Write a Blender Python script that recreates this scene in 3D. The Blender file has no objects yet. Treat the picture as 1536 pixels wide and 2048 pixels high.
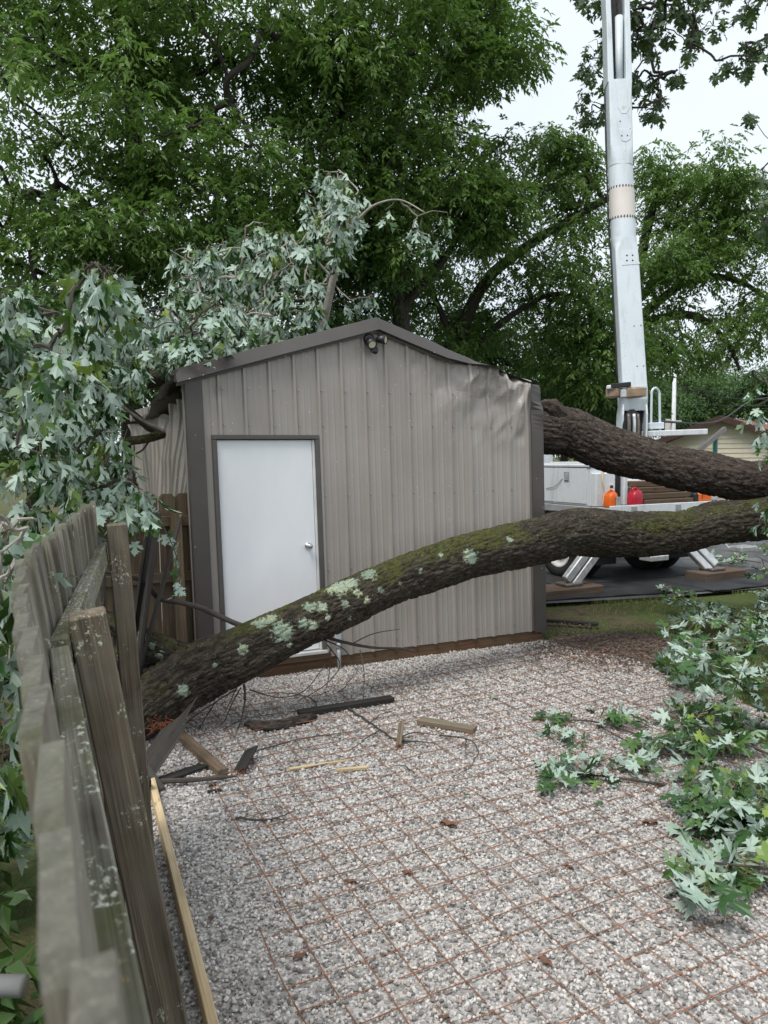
import bpy, math, random
import numpy as np
from mathutils import Matrix, Vector

SC = bpy.context.scene
COL = SC.collection
rad = math.radians

# ------------------------------------------------------------------ camera, sky, sun, exposure
FPX, PITCH, ROLL, CAMH = 1500.0, 0.0755, -0.011, 2.02
cam = bpy.data.cameras.new('camera')
cam_ob = bpy.data.objects.new('camera', cam)
COL.objects.link(cam_ob)
cam.sensor_fit = 'VERTICAL'
cam.sensor_height = 36.0
cam.lens = FPX / 2048 * 36.0
cam.clip_start, cam.clip_end = 0.02, 800
_R = Matrix.Rotation(math.pi / 2 - PITCH, 4, 'X') @ Matrix.Rotation(ROLL, 4, 'Z')
cam_ob.matrix_world = Matrix.Translation((0, 0, CAMH)) @ _R
cam.dof.use_dof = True
cam.dof.focus_distance = 4.4
cam.dof.aperture_fstop = 8.5
SC.camera = cam_ob

SUN_EL, SUN_ROT = rad(62), rad(215)
world = bpy.data.worlds.new('World')
SC.world = world
world.use_nodes = True
wn, wl = world.node_tree.nodes, world.node_tree.links
wn.clear()
w_out = wn.new('ShaderNodeOutputWorld')
w_bg = wn.new('ShaderNodeBackground')
w_sky = wn.new('ShaderNodeTexSky')
w_sky.sky_type = 'NISHITA'
w_sky.sun_disc = False
w_sky.sun_elevation = SUN_EL
w_sky.sun_rotation = SUN_ROT
w_sky.air_density, w_sky.dust_density, w_sky.ozone_density = 1.0, 4.0, 1.0
w_hs = wn.new('ShaderNodeHueSaturation')
w_hs.inputs['Saturation'].default_value = 0.3
w_tc = wn.new('ShaderNodeTexCoord')
w_no = wn.new('ShaderNodeTexNoise')
w_no.inputs['Scale'].default_value = 2.2
w_no.inputs['Detail'].default_value = 5
w_mr = wn.new('ShaderNodeMapRange')
w_mr.inputs[1].default_value, w_mr.inputs[2].default_value = 0.3, 0.7
w_mr.inputs[3].default_value, w_mr.inputs[4].default_value = 0.0, 1.0
w_mx = wn.new('ShaderNodeMix'); w_mx.data_type = 'RGBA'          # thin and thick cloud of the overcast
w_mx.inputs[6].default_value = (4.7, 5.3, 6.0, 1)
w_mx.inputs[7].default_value = (6.2, 6.7, 7.2, 1)
w_m2 = wn.new('ShaderNodeMix'); w_m2.data_type = 'RGBA'          # the cloud deck over the clear sky
w_m2.inputs[0].default_value = 0.8
wl.new(w_tc.outputs['Generated'], w_no.inputs['Vector'])
wl.new(w_no.outputs['Fac'], w_mr.inputs[0])
wl.new(w_mr.outputs[0], w_mx.inputs[0])
wl.new(w_sky.outputs[0], w_hs.inputs['Color'])
wl.new(w_hs.outputs[0], w_m2.inputs[6])
wl.new(w_mx.outputs[2], w_m2.inputs[7])
wl.new(w_m2.outputs[2], w_bg.inputs['Color'])
w_bg.inputs['Strength'].default_value = 0.1
wl.new(w_bg.outputs[0], w_out.inputs['Surface'])

sun = bpy.data.lights.new('sun', 'SUN')
sun.energy = 1.5
sun.angle = rad(25)
sun.color = (1.0, 0.97, 0.93)
sun_ob = bpy.data.objects.new('sun', sun)
COL.objects.link(sun_ob)
_sd = Vector((math.sin(SUN_ROT) * math.cos(SUN_EL), math.cos(SUN_ROT) * math.cos(SUN_EL), math.sin(SUN_EL)))
sun_ob.rotation_euler = _sd.to_track_quat('Z', 'Y').to_euler()
sun_ob.location = (0, -5, 20)

SC.view_settings.view_transform = 'Standard'
SC.view_settings.look = 'None'
SC.view_settings.gamma = 1
SC.view_settings.exposure = 0.9
SC.view_settings.use_curve_mapping = False

# ------------------------------------------------------------------ helpers
_Rn = np.array(_R.to_3x3())
CAM = np.array([0, 0, CAMH])
def ray(u, v):
    return _Rn @ np.array([(u - 768) / FPX, -(v - 1024) / FPX, -1.0])
def at(u, v, Y):                       # the point at forward distance Y
    d = ray(u, v); return d * (Y / d[1]) + CAM
def gp(u, v, z=0.0):                   # the point at height z
    d = ray(u, v); return d * ((z - CAMH) / d[2]) + CAM
def prj(P):
    c = (np.asarray(P, float) - CAM) @ _Rn
    return np.stack([768 + FPX * c[..., 0] / -c[..., 2], 1024 - FPX * c[..., 1] / -c[..., 2], -c[..., 2]], -1)
def nrm(a):
    a = np.asarray(a, float)
    return a / np.maximum(np.linalg.norm(a, axis=-1, keepdims=True), 1e-9)

def _hash(i, j, k, s):
    h = (i * 374761393 + j * 668265263 + k * 2147483647 + s * 1274126177) & 0xffffffff
    h = ((h ^ (h >> 13)) * 1274126177) & 0xffffffff
    return ((h ^ (h >> 16)) & 0xffffff) / float(0xffffff)
def vnoise(P, s=0):
    P = np.asarray(P, float)
    I = np.floor(P).astype(np.int64); f = P - I; f = f * f * (3 - 2 * f)
    o = 0
    for a in (0, 1):
        for b in (0, 1):
            for c in (0, 1):
                w = (f[:, 0] if a else 1 - f[:, 0]) * (f[:, 1] if b else 1 - f[:, 1]) * (f[:, 2] if c else 1 - f[:, 2])
                o = o + w * _hash(I[:, 0] + a, I[:, 1] + b, I[:, 2] + c, s)
    return o
def fbm(P, s=0, n=3):
    o, a, t = 0, 1.0, 0
    for k in range(n):
        o = o + a * vnoise(np.asarray(P) * 2 ** k, s + k * 17); t += a; a *= .5
    return o / t

ORG = {}
def tag(o, label=None, cat=None, group=None, kind=None):
    if label: o['label'] = label
    if cat: o['category'] = cat
    if group: o['group'] = group
    if kind: o['kind'] = kind
    return o
def thing(name, label, cat, loc=(0, 0, 0), group=None):
    o = bpy.data.objects.new(name, None); COL.objects.link(o)
    o.empty_display_size = 0.1
    o.location = tuple(float(x) for x in loc); ORG[o.name] = np.array(loc, float)
    return tag(o, label, cat, group)

def mesh(name, V, F, mats, fm=None, gc=None, smooth=False, attrs=None, org=None):
    V = np.asarray(V, float)
    if org is not None: V = V - org
    me = bpy.data.meshes.new(name)
    if isinstance(F, np.ndarray):
        k = F.shape[1]
        me.vertices.add(len(V)); me.vertices.foreach_set('co', V.astype(np.float32).ravel())
        me.loops.add(F.size); me.loops.foreach_set('vertex_index', F.astype(np.int32).ravel())
        me.polygons.add(len(F)); me.polygons.foreach_set('loop_start', np.arange(0, F.size, k, dtype=np.int32))
        me.update(calc_edges=True)
    else:
        me.from_pydata([tuple(v) for v in V], [], [tuple(int(i) for i in f) for f in F])
    for m in (mats if isinstance(mats, (list, tuple)) else [mats]): me.materials.append(M[m])
    if fm is not None: me.polygons.foreach_set('material_index', np.asarray(fm, np.int32))
    me.polygons.foreach_set('use_smooth', np.full(len(me.polygons), bool(smooth)))
    if gc is not None:
        a = me.attributes.new('gc', 'FLOAT_VECTOR', 'POINT'); a.data.foreach_set('vector', np.asarray(gc, np.float32).ravel())
    for kx, val in (attrs or {}).items():
        a = me.attributes.new(kx, 'FLOAT', 'POINT'); a.data.foreach_set('value', np.asarray(val, np.float32).ravel())
    me.update()
    return me
def obj(name, V, F, mats, parent=None, fm=None, gc=None, smooth=False, attrs=None, kind=None, label=None, cat=None, group=None):
    """one mesh object from world coordinates; a thing of one mesh gets its origin at its base"""
    V = np.asarray(V, float)
    if parent is not None: org = ORG[parent.name]
    else:
        org = np.array([(V[:, 0].min() + V[:, 0].max()) / 2, (V[:, 1].min() + V[:, 1].max()) / 2, V[:, 2].min()])
    o = bpy.data.objects.new(name, mesh(name, V, F, mats, fm, gc, smooth, attrs, org))
    COL.objects.link(o)
    ORG[o.name] = org
    if parent is not None: o.parent = parent
    else: o.location = tuple(org)
    return tag(o, label, cat, group, kind)
def piece(name, me, parent, mw):
    """a piece that shares mesh data; mw in world space"""
    o = bpy.data.objects.new(name, me); COL.objects.link(o); o.parent = parent
    ORG[o.name] = ORG[parent.name]
    o.matrix_local = Matrix.Translation(Vector(-ORG[parent.name])) @ mw
    return o

class MB:                              # collects shapes for ONE mesh
    def __init__(s): s.V, s.F, s.G, s.n = [], [], [], 0
    def add(s, V, F, G=None):
        V = np.asarray(V, float); s.V.append(V); s.F += [tuple(int(i) + s.n for i in f) for f in F]
        s.G.append(np.asarray(G, float) if G is not None else V * 1.0); s.n += len(V); return s
    def build(s, name, mats, parent=None, **k):
        return obj(name, np.vstack(s.V), s.F, mats, parent, gc=np.vstack(s.G), **k)

def frame(x, up=(0, 0, 1)):
    x = nrm(x); up = np.asarray(up, float)
    if abs(x @ up) > .98: up = np.array([0, 1., 0])
    y = nrm(np.cross(up, x)); z = np.cross(x, y)
    return x, y, z

def cbox(c, ax, half, ch=0.004):
    """chamfered box: centre, three axes (rows), half sizes"""
    hx, hy, hz = half; ch = min(ch, hx * .45, hy * .45, hz * .45)
    L, idx = [], {}
    for sx in (-1, 1):
        for sy in (-1, 1):
            for sz in (-1, 1):
                for k in range(3):
                    p = [sx * (hx - ch), sy * (hy - ch), sz * (hz - ch)]; p[k] += (sx, sy, sz)[k] * ch
                    idx[(sx, sy, sz, k)] = len(L); L.append(p)
    L = np.array(L); F = []
    for k in range(3):
        a, b = (k + 1) % 3, (k + 2) % 3
        for s in (-1, 1):
            q = []
            for sa, sb in ((-1, -1), (1, -1), (1, 1), (-1, 1)):
                t = [0, 0, 0]; t[k], t[a], t[b] = s, sa, sb; q.append(idx[(*t, k)])
            F.append(q if s > 0 else q[::-1])
    for k in range(3):
        a, b = (k + 1) % 3, (k + 2) % 3
        for sa in (-1, 1):
            for sb in (-1, 1):
                t0, t1 = [0, 0, 0], [0, 0, 0]; t0[k], t1[k] = -1, 1; t0[a] = t1[a] = sa; t0[b] = t1[b] = sb
                q = [idx[(*t0, a)], idx[(*t1, a)], idx[(*t1, b)], idx[(*t0, b)]]
                F.append(q if sa * sb < 0 else q[::-1])
    for sx in (-1, 1):
        for sy in (-1, 1):
            for sz in (-1, 1):
                q = [idx[(sx, sy, sz, k)] for k in range(3)]
                F.append(q if sx * sy * sz > 0 else q[::-1])
    ax = np.asarray(ax, float)
    return L @ ax + np.asarray(c, float), F, L
def bar(p0, p1, w, t, up=(0, 0, 1), ch=0.004):
    """straight board from p0 to p1; w across (along y), t along z of its frame"""
    p0, p1 = np.asarray(p0, float), np.asarray(p1, float)
    x, y, z = frame(p1 - p0, up)
    V, F, L = cbox((p0 + p1) / 2, [x, y, z], (np.linalg.norm(p1 - p0) / 2, w / 2, t / 2), ch)
    return V, F, L + np.array([p0[0] * 3.1 + p0[2], p0[1] * 1.7, 0])

def crom(P, n):
    """Catmull-Rom resample to n points"""
    P = np.asarray(P, float); Q = np.vstack([2 * P[0] - P[1], P, 2 * P[-1] - P[-2]])
    t = np.linspace(0, len(P) - 1 - 1e-9, n); i = t.astype(int); f = (t - i)[:, None]
    a, b, c, d = Q[i], Q[i + 1], Q[i + 2], Q[i + 3]
    return .5 * (2 * b + (c - a) * f + (2 * a - 5 * b + 4 * c - d) * f ** 2 + (3 * b - a - 3 * c + d) * f ** 3)
def tube(P, r, k=8, cap=True):
    P = np.asarray(P, float); n = len(P); r = np.broadcast_to(np.asarray(r, float), (n,))
    T = nrm(np.gradient(P, axis=0)); N = np.zeros((n, 3))
    u = np.array([0, 0, 1.]) if abs(T[0][2]) < .9 else np.array([1., 0, 0])
    N[0] = nrm(np.cross(np.cross(T[0], u), T[0]))
    for i in range(1, n):
        N[i] = nrm(N[i - 1] - T[i] * (N[i - 1] @ T[i]))
    B = np.cross(T, N); a = np.linspace(0, 2 * np.pi, k, endpoint=False)
    ca, sa = np.cos(a), np.sin(a)
    V = P[:, None] + r[:, None, None] * (N[:, None] * ca[None, :, None] + B[:, None] * sa[None, :, None])
    s = np.r_[0, np.cumsum(np.linalg.norm(np.diff(P, axis=0), axis=1))]
    G = np.stack(np.broadcast_arrays(s[:, None], r[:, None] * ca[None], r[:, None] * sa[None]), -1)
    i = np.arange(n - 1)[:, None] * k; j = np.arange(k)[None]; j2 = (j + 1) % k
    F = np.stack([i + j, i + j2, i + k + j2, i + k + j], -1).reshape(-1, 4)
    V, G = V.reshape(-1, 3), G.reshape(-1, 3)
    if not cap: return V, F, G
    F = [tuple(f) for f in F]
    F.append(tuple(range(k - 1, -1, -1))); F.append(tuple((n - 1) * k + q for q in range(k)))
    return V, F, G
def soup(parts):
    """join many (V, F-array) of one face size"""
    Vs, Fs, n = [], [], 0
    for V, F in parts: Vs.append(V); Fs.append(np.asarray(F) + n); n += len(V)
    return np.vstack(Vs), np.vstack(Fs)
def loft(secs, n=24):
    """sections (centre, half_w, half_d, right, front, exponent): superellipse rings"""
    V = []
    for c, hw, hd, rt, fr, e in secs:
        a = np.linspace(0, 2 * np.pi, n, endpoint=False) + np.pi / n
        ca, sa = np.cos(a), np.sin(a)
        x = np.sign(ca) * np.abs(ca) ** (2 / e) * hw; y = np.sign(sa) * np.abs(sa) ** (2 / e) * hd
        V.append(np.asarray(c) + x[:, None] * np.asarray(rt) + y[:, None] * np.asarray(fr))
    m = len(secs); F = []
    for i in range(m - 1):
        for j in range(n): F.append((i * n + j, i * n + (j + 1) % n, (i + 1) * n + (j + 1) % n, (i + 1) * n + j))
    F.append(tuple(range(n - 1, -1, -1))); F.append(tuple((m - 1) * n + j for j in range(n)))
    return np.vstack(V), F
def inpoly(x, y, poly):
    x, y = np.asarray(x), np.asarray(y); r = np.zeros(x.shape, bool); n = len(poly)
    for i in range(n):
        (x0, y0), (x1, y1) = poly[i], poly[(i + 1) % n]
        if y0 == y1: continue
        r ^= ((y0 > y) != (y1 > y)) & (x < (x1 - x0) * (y - y0) / (y1 - y0) + x0)
    return r

# ------------------------------------------------------------------ materials
M = {}
class NT:
    def __init__(s, name):
        s.m = bpy.data.materials.new(name); s.m.use_nodes = True; M[name] = s.m
        s.N, s.L = s.m.node_tree.nodes, s.m.node_tree.links; s.N.clear()
        s.out = s.N.new('ShaderNodeOutputMaterial')
    def n(s, t, **k):
        x = s.N.new('ShaderNode' + t)
        for a, b in k.items(): setattr(x, a, b)
        return x
    def put(s, sock, v):
        if isinstance(v, bpy.types.NodeSocket): s.L.new(v, sock)
        elif isinstance(v, (tuple, list)) and sock.type == 'RGBA': sock.default_value = (*v[:3], 1)
        else: sock.default_value = v
    def attr(s, name, out='Vector'):
        a = s.n('Attribute'); a.attribute_name = name; return a.outputs[out]
    def geo(s): return s.n('TexCoord').outputs['Object']
    def rnd(s): return s.n('ObjectInfo').outputs['Random']
    def vscale(s, vec, sc, off=None):
        m = s.n('Mapping'); s.put(m.inputs['Vector'], vec); m.inputs['Scale'].default_value = sc
        if off is not None:
            c = s.n('CombineXYZ')
            for k in range(3):
                q = s.math('MULTIPLY', off, (37.1, 23.3, 11.7)[k]); s.L.new(q, c.inputs[k])
            s.L.new(c.outputs[0], m.inputs['Location'])
        return m.outputs[0]
    def noise(s, vec, scale, detail=4, rough=.55, out='Fac', dist=0):
        t = s.n('TexNoise'); s.put(t.inputs['Vector'], vec); t.inputs['Scale'].default_value = scale
        t.inputs['Detail'].default_value = detail; t.inputs['Roughness'].default_value = rough; t.inputs['Distortion'].default_value = dist
        return t.outputs[out]
    def vor(s, vec, scale, feat='F1', out='Distance', rnd=1):
        t = s.n('TexVoronoi', feature=feat); s.put(t.inputs['Vector'], vec); t.inputs['Scale'].default_value = scale
        t.inputs['Randomness'].default_value = rnd
        return t.outputs[out]
    def rng(s, v, a, b, c=0., d=1.):
        t = s.n('MapRange'); s.put(t.inputs[0], v)
        for i, x in enumerate((a, b, c, d)): t.inputs[i + 1].default_value = x
        return t.outputs[0]
    def ramp(s, v, stops, interp='LINEAR'):
        t = s.n('ValToRGB'); s.put(t.inputs[0], v); cr = t.color_ramp; cr.interpolation = interp
        while len(cr.elements) < len(stops): cr.elements.new(.5)
        for e, (p, c) in zip(cr.elements, stops): e.position = p; e.color = (*c, 1)
        return t.outputs[0]
    def mix(s, f, a, b, mode='MIX'):
        t = s.n('Mix', data_type='RGBA', blend_type=mode); s.put(t.inputs[0], f); s.put(t.inputs[6], a); s.put(t.inputs[7], b)
        return t.outputs[2]
    def math(s, op, a, b=0.):
        t = s.n('Math', operation=op); s.put(t.inputs[0], a); s.put(t.inputs[1], b); return t.outputs[0]
    def bump(s, h, st=.3, d=.01):
        t = s.n('Bump'); s.put(t.inputs['Height'], h); t.inputs['Strength'].default_value = st; t.inputs['Distance'].default_value = d
        return t.outputs[0]
    def bsdf(s, col, rough=.7, nor=None, metal=0., spec=.5, coat=0.):
        b = s.n('BsdfPrincipled'); s.put(b.inputs['Base Color'], col); s.put(b.inputs['Roughness'], rough)
        s.put(b.inputs['Metallic'], metal); b.inputs['Specular IOR Level'].default_value = spec; b.inputs['Coat Weight'].default_value = coat
        if nor is not None: s.L.new(nor, b.inputs['Normal'])
        return b.outputs[0]
    def done(s, sh): s.L.new(sh, s.out.inputs['Surface']); return s.m

def m_plain(name, col, rough=.6, metal=0., var=.12, scale=6, spec=.5, bump=0.):
    t = NT(name); g = t.geo()
    f = t.noise(g, scale, 5)
    c = t.mix(t.rng(f, .3, .7), tuple(x * (1 - var) for x in col), tuple(min(1, x * (1 + var)) for x in col))
    nb = t.bump(t.noise(g, scale * 20, 3), bump, .004) if bump else None
    t.done(t.bsdf(c, t.rng(f, .3, .7, max(.05, rough - .08), min(1, rough + .08)), nb, metal, spec))

def m_wood(name, dark, light, weather=None, wamt=0., moss=None, mamt=0., lichen=0., rough=.85, stain=None, samt=0.):
    """boards: grain runs along gc.x; weathering, moss and lichen have shapes of their own"""
    t = NT(name); g = t.attr('gc'); r = t.rnd()
    v1 = t.vscale(g, (1.3, 34, 34), r); v2 = t.vscale(g, (3.0, 170, 170), r); v3 = t.vscale(g, (1, 1, 1), r)
    n1 = t.noise(v1, 1.0, 4, .6, dist=.6); n2 = t.noise(v2, 1.0, 2)
    knot = t.noise(t.vscale(g, (4, 11, 11), r), 1.0, 2, .5, dist=1.2)
    gr = t.math('ADD', t.math('MULTIPLY', n1, .65), t.math('MULTIPLY', n2, .35))
    c = t.mix(t.rng(gr, .34, .66), dark, light)
    c = t.mix(t.math('MULTIPLY', t.rng(knot, .66, .74), .6), c, tuple(x * .45 for x in dark))
    c = t.mix(t.math('MULTIPLY', t.math('SUBTRACT', r, .5), .7), c, tuple(x * .62 for x in dark))
    if weather:
        c = t.mix(t.math('MULTIPLY', t.rng(t.noise(v3, 2.6, 5), .36, .62), wamt), c, weather)
        c = t.mix(t.math('MULTIPLY', t.rng(n2, .6, .72), wamt * .6), c, tuple(min(.7, x * 1.8) for x in weather))
    if stain: c = t.mix(t.math('MULTIPLY', t.rng(t.noise(v3, 3.4, 5, .6), .48, .62), samt), c, stain)
    if moss: c = t.mix(t.math('MULTIPLY', t.rng(t.noise(v3, 4.3, 6, .65), .45, .65), mamt), c, moss)
    if lichen:
        vv = t.noise(t.vscale(g, (70, 90, 90), r), 1.0, 4, .7)
        lm = t.math('MULTIPLY', t.rng(vv, .56, .62), t.rng(t.noise(v3, 6.5, 4), .60 - .1 * lichen, .66 - .1 * lichen))
        c = t.mix(lm, c, t.ramp(t.noise(v3, 11, 2), [(.35, (.62, .62, .5)), (.55, (.52, .58, .46)), (.7, (.62, .40, .06))]))
    h = t.math('ADD', t.math('MULTIPLY', n1, .5), n2)
    t.done(t.bsdf(c, rough, t.bump(h, .55, .004), 0, .3))

m_wood('fence_wood', (.070, .058, .044), (.30, .265, .21), (.34, .32, .275), .6, (.11, .105, .05), .35, .25)
m_wood('fence_wood_brown', (.06, .04, .026), (.20, .135, .088), (.16, .14, .10), .25, (.085, .085, .03), .35)
m_wood('fence_wood_dark', (.018, .015, .013), (.07, .058, .048), (.10, .095, .085), .35)  # darker fence wood; shade on the broken pickets is put into it
m_wood('rail_wood', (.050, .043, .032), (.23, .205, .16), (.28, .265, .22), .55, (.09, .095, .028), .75, 1.5)
m_wood('post_wood', (.042, .030, .020), (.235, .18, .125), (.24, .22, .175), .45, (.09, .085, .045), .3, .2)
m_wood('end_grain', (.045, .043, .034), (.13, .125, .10), (.16, .155, .125), .4, (.07, .075, .03), .6)
m_wood('lumber_new', (.44, .31, .16), (.68, .53, .32), (.5, .42, .3), .25, None, 0, 0, .75, (.16, .12, .08), .25)
m_wood('skid_wood', (.075, .038, .022), (.21, .115, .062), (.10, .085, .05), .5, None, 0, 0, .8)
m_wood('crib_wood', (.05, .03, .02), (.15, .10, .068), (.13, .115, .09), .4)
m_wood('deck_boards', (.06, .036, .022), (.17, .108, .066), (.16, .14, .11), .25)
m_wood('plank_black', (.010, .009, .009), (.04, .034, .03), (.06, .055, .05), .2)
m_wood('block_wood', (.10, .075, .05), (.33, .26, .18), (.16, .14, .10), .6)
m_wood('splinter_wood', (.42, .32, .17), (.72, .60, .38))
m_wood('red_heartwood', (.10, .03, .014), (.27, .09, .04), None, 0)

# painted steel siding, with flecks of sawdust stuck to it
t = NT('siding'); g = t.geo()
f = t.noise(g, 1.6, 5, .6)
c = t.mix(t.rng(f, .3, .7), (.288, .259, .232), (.345, .313, .284))
c = t.mix(t.math('MULTIPLY', t.rng(t.noise(t.vscale(g, (14, 14, 1.2)), 1, 4), .5, .75), .35), c, (.36, .335, .305))
fl = t.math('MULTIPLY', t.rng(t.vor(g, 15), .075, .055), t.rng(t.noise(g, 4.0, 2), .47, .5))
c = t.mix(fl, c, (.72, .68, .6))
t.done(t.bsdf(c, t.rng(f, .3, .7, .34, .48), t.bump(t.noise(g, 90, 2), .06, .002), 0, .5))
t = NT('trim_brown'); g = t.geo(); f = t.noise(g, 2.0, 5)
c = t.mix(t.rng(f, .3, .7), (.060, .052, .046), (.085, .075, .068))
fl = t.math('MULTIPLY', t.rng(t.vor(g, 15), .075, .055), t.rng(t.noise(g, 4.0, 2), .5, .53))
c = t.mix(fl, c, (.7, .66, .6))
t.done(t.bsdf(c, .36, None, 0, .5))
t = NT('door_white'); g = t.geo(); f = t.noise(t.vscale(g, (1, 1, .5)), 2.4, 5)
c = t.mix(t.rng(f, .35, .7), (.74, .76, .78), (.82, .83, .84))
fl = t.rng(t.vor(g, 11), .03, .02)
c = t.mix(t.math('MULTIPLY', fl, .6), c, (.85, .85, .83))
t.done(t.bsdf(c, .45, t.bump(t.noise(t.vscale(g, (60, 60, 7)), 1, 3), .1, .002), 0, .4))
m_plain('door_frame', (.085, .080, .074), .45)
m_plain('steel_bright', (.55, .55, .56), .28, 1.0)
m_plain('galv', (.46, .47, .48), .42, .7)
m_plain('pvc_grey', (.40, .43, .45), .45)
m_plain('black_plastic', (.016, .016, .017), .42)
m_plain('screw_steel', (.42, .40, .38), .4, .8)
t = NT('lamp_lens'); t.done(t.bsdf((.62, .60, .42), .2, None, 0, .6))
m_plain('threshold', (.58, .58, .56), .4, .3)
m_plain('rust_wire', (.23, .10, .05), .9, .0, .45, 9)
for nm, cc in (('truck_white', (.70, .73, .75)), ('boom_white', (.60, .66, .69))):
    t = NT(nm); g = t.geo(); f = t.noise(g, 2.0, 5)
    c = t.mix(t.rng(f, .3, .7), tuple(x * .92 for x in cc), cc)
    c = t.mix(t.math('MULTIPLY', t.rng(t.noise(t.vscale(g, (9, 9, 1.1)), 1, 5, .7), .52, .72), .45), c, (.36, .35, .32))
    c = t.mix(t.math('MULTIPLY', t.rng(t.noise(g, 24, 5, .75), .62, .70), .6), c, (.20, .16, .13))
    t.done(t.bsdf(c, t.rng(f, .3, .7, .3, .5), None, 0, .5))
m_plain('boom_fiberglass', (.62, .57, .52), .5, 0, .05, 3)
m_plain('truck_grey', (.30, .31, .31), .5)
m_plain('truck_dark', (.012, .012, .013), .6)
m_plain('grease_metal', (.16, .14, .12), .45, .5, .4, 9)
m_plain('leather', (.28, .20, .135), .75, 0, .3, 8)
m_plain('rubber', (.018, .018, .019), .8, 0, .2, 12, .3, .2)
m_plain('rim_white', (.55, .54, .52), .5, 0, .2)
m_plain('alu', (.55, .56, .56), .42, .55, .2, 14)
m_plain('orange_plastic', (.72, .13, .012), .35, 0, .08)
m_plain('red_plastic', (.42, .012, .03), .35, 0, .08)
m_plain('decal_red', (.35, .03, .03), .5)
m_plain('decal_white', (.7, .7, .68), .5)
m_plain('mat_black', (.022, .022, .024), .7, 0, .4, 3, .5, .2)
m_plain('house_siding', (.56, .52, .40), .7, 0, .06)
m_plain('house_trim', (.055, .026, .02), .6)
m_plain('house_roof', (.19, .085, .055), .9, 0, .25, 5, .2, .3)
m_plain('teal_paint', (.02, .16, .13), .45)
m_plain('grey_plank', (.34, .31, .29), .8)
m_plain('pole_wood', (.33, .31, .29), .9)
m_plain('pole_pale', (.58, .60, .60), .6)
m_plain('cable', (.02, .02, .022), .6)
m_plain('petiole', (.16, .15, .07), .6)
m_plain('twig_bark', (.055, .046, .038), .9, 0, .3, 20)
m_plain('twig_pale', (.30, .27, .23), .85, 0, .3, 14)
m_plain('dead_leaf', (.16, .075, .042), .8, 0, .4, 20)

def m_leaf(name, cols, rough=.45, trans=.3, tcol=None, spec=.4, vein=False):
    t = NT(name); r = t.attr('rnd', 'Fac')
    c = t.ramp(r, [(i / (len(cols) - 1), x) for i, x in enumerate(cols)])
    b = t.bsdf(c, rough, None, 0, spec)
    tr = t.n('BsdfTranslucent'); tc = t.mix(.6, c, tcol or (.12, .22, .03)); t.put(tr.inputs['Color'], tc)
    ms = t.n('MixShader'); ms.inputs[0].default_value = trans
    t.L.new(b, ms.inputs[1]); t.L.new(tr.outputs[0], ms.inputs[2]); t.done(ms.outputs[0])
m_leaf('leaf_tree', [(.072, .14, .030), (.118, .212, .046), (.165, .275, .064), (.215, .33, .095)], .36, .47)
m_leaf('leaf_far', [(.05, .10, .035), (.08, .15, .05), (.12, .19, .07)], .6, .3)  # distance haze is put into this leaf colour
m_leaf('leaf_under', [(.038, .085, .025), (.062, .125, .034), (.095, .17, .045)], .42, .38)  # darker leaf green; shade under the canopy is put into the colour
m_leaf('maple_top', [(.030, .085, .022), (.045, .115, .03), (.07, .15, .04), (.12, .21, .045), (.27, .36, .07)], .38, .22)
m_leaf('maple_under', [(.28, .385, .30), (.345, .45, .37), (.41, .51, .43), (.25, .36, .19)], .55, .16, (.2, .3, .1))
m_leaf('maple_silhouette', [(.03, .062, .022), (.045, .085, .028), (.07, .12, .035)], .45, .28)  # maple green darkened: the silhouette against the sky is put into the colour
m_leaf('maple_dry', [(.30, .22, .13), (.36, .30, .2)], .7, .2, (.3, .2, .08))
m_leaf('grass', [(.08, .125, .028), (.125, .185, .04), (.18, .23, .06), (.27, .25, .12)], .6, .25)

# bark: plates and furrows are geometry; the colour carries moss and lichen
def m_bark(name, dark, light, moss, lich=True):
    t = NT(name); g = t.attr('gc'); h = t.attr('plate', 'Fac')
    n = t.noise(t.vscale(g, (10, 46, 46)), 1, 5, .65)
    v = t.vscale(g, (17, 50, 50)); vw = t.n('VectorMath', operation='ADD'); t.L.new(v, vw.inputs[0])
    t.L.new(t.noise(t.vscale(g, (14, 40, 40)), 1, 3, out='Color'), vw.inputs[1])
    ed = t.vor(vw.outputs[0], 1.0, 'DISTANCE_TO_EDGE'); cell = t.vor(vw.outputs[0], 1.0, 'F1', 'Color')
    c = t.mix(t.rng(n, .35, .68), dark, light)
    c = t.mix(t.rng(cell, .3, .8, 0., .8), c, tuple(x * 1.55 for x in light))
    c = t.mix(t.math('MULTIPLY', t.attr('moss', 'Fac'), t.rng(t.noise(g, 26, 4, .7), .38, .62)), c, moss)
    ln = t.noise(g, 38, 6, .75)
    lc = t.ramp(t.noise(g, 5, 3), [(.36, (.22, .28, .21)), (.54, (.31, .37, .28)), (.7, (.38, .41, .24))])
    lm = t.rng(t.math('ADD', t.attr('lich', 'Fac'), t.math('MULTIPLY', t.math('SUBTRACT', ln, .5), 2.6)), .40, .62)
    c = t.mix(lm, c, lc)
    sp = t.math('MULTIPLY', t.rng(t.noise(g, 90, 4, .7), .62, .68), t.rng(t.noise(g, 7, 3), .5, .58))
    c = t.mix(t.math('MULTIPLY', sp, .8), c, (.45, .48, .36))
    hh = t.math('ADD', t.rng(ed, 0., .16), t.math('MULTIPLY', t.noise(t.vscale(g, (34, 120, 120)), 1, 4, .7), .5))
    t.done(t.bsdf(c, .92, t.bump(hh, .75, .009), 0, .2))
m_bark('bark_mossy', (.018, .015, .011), (.050, .041, .031), (.074, .085, .014))
m_bark('bark_brown', (.024, .018, .015), (.066, .051, .043), (.05, .05, .02))
t = NT('bark_far'); g = t.attr('gc')
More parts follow.
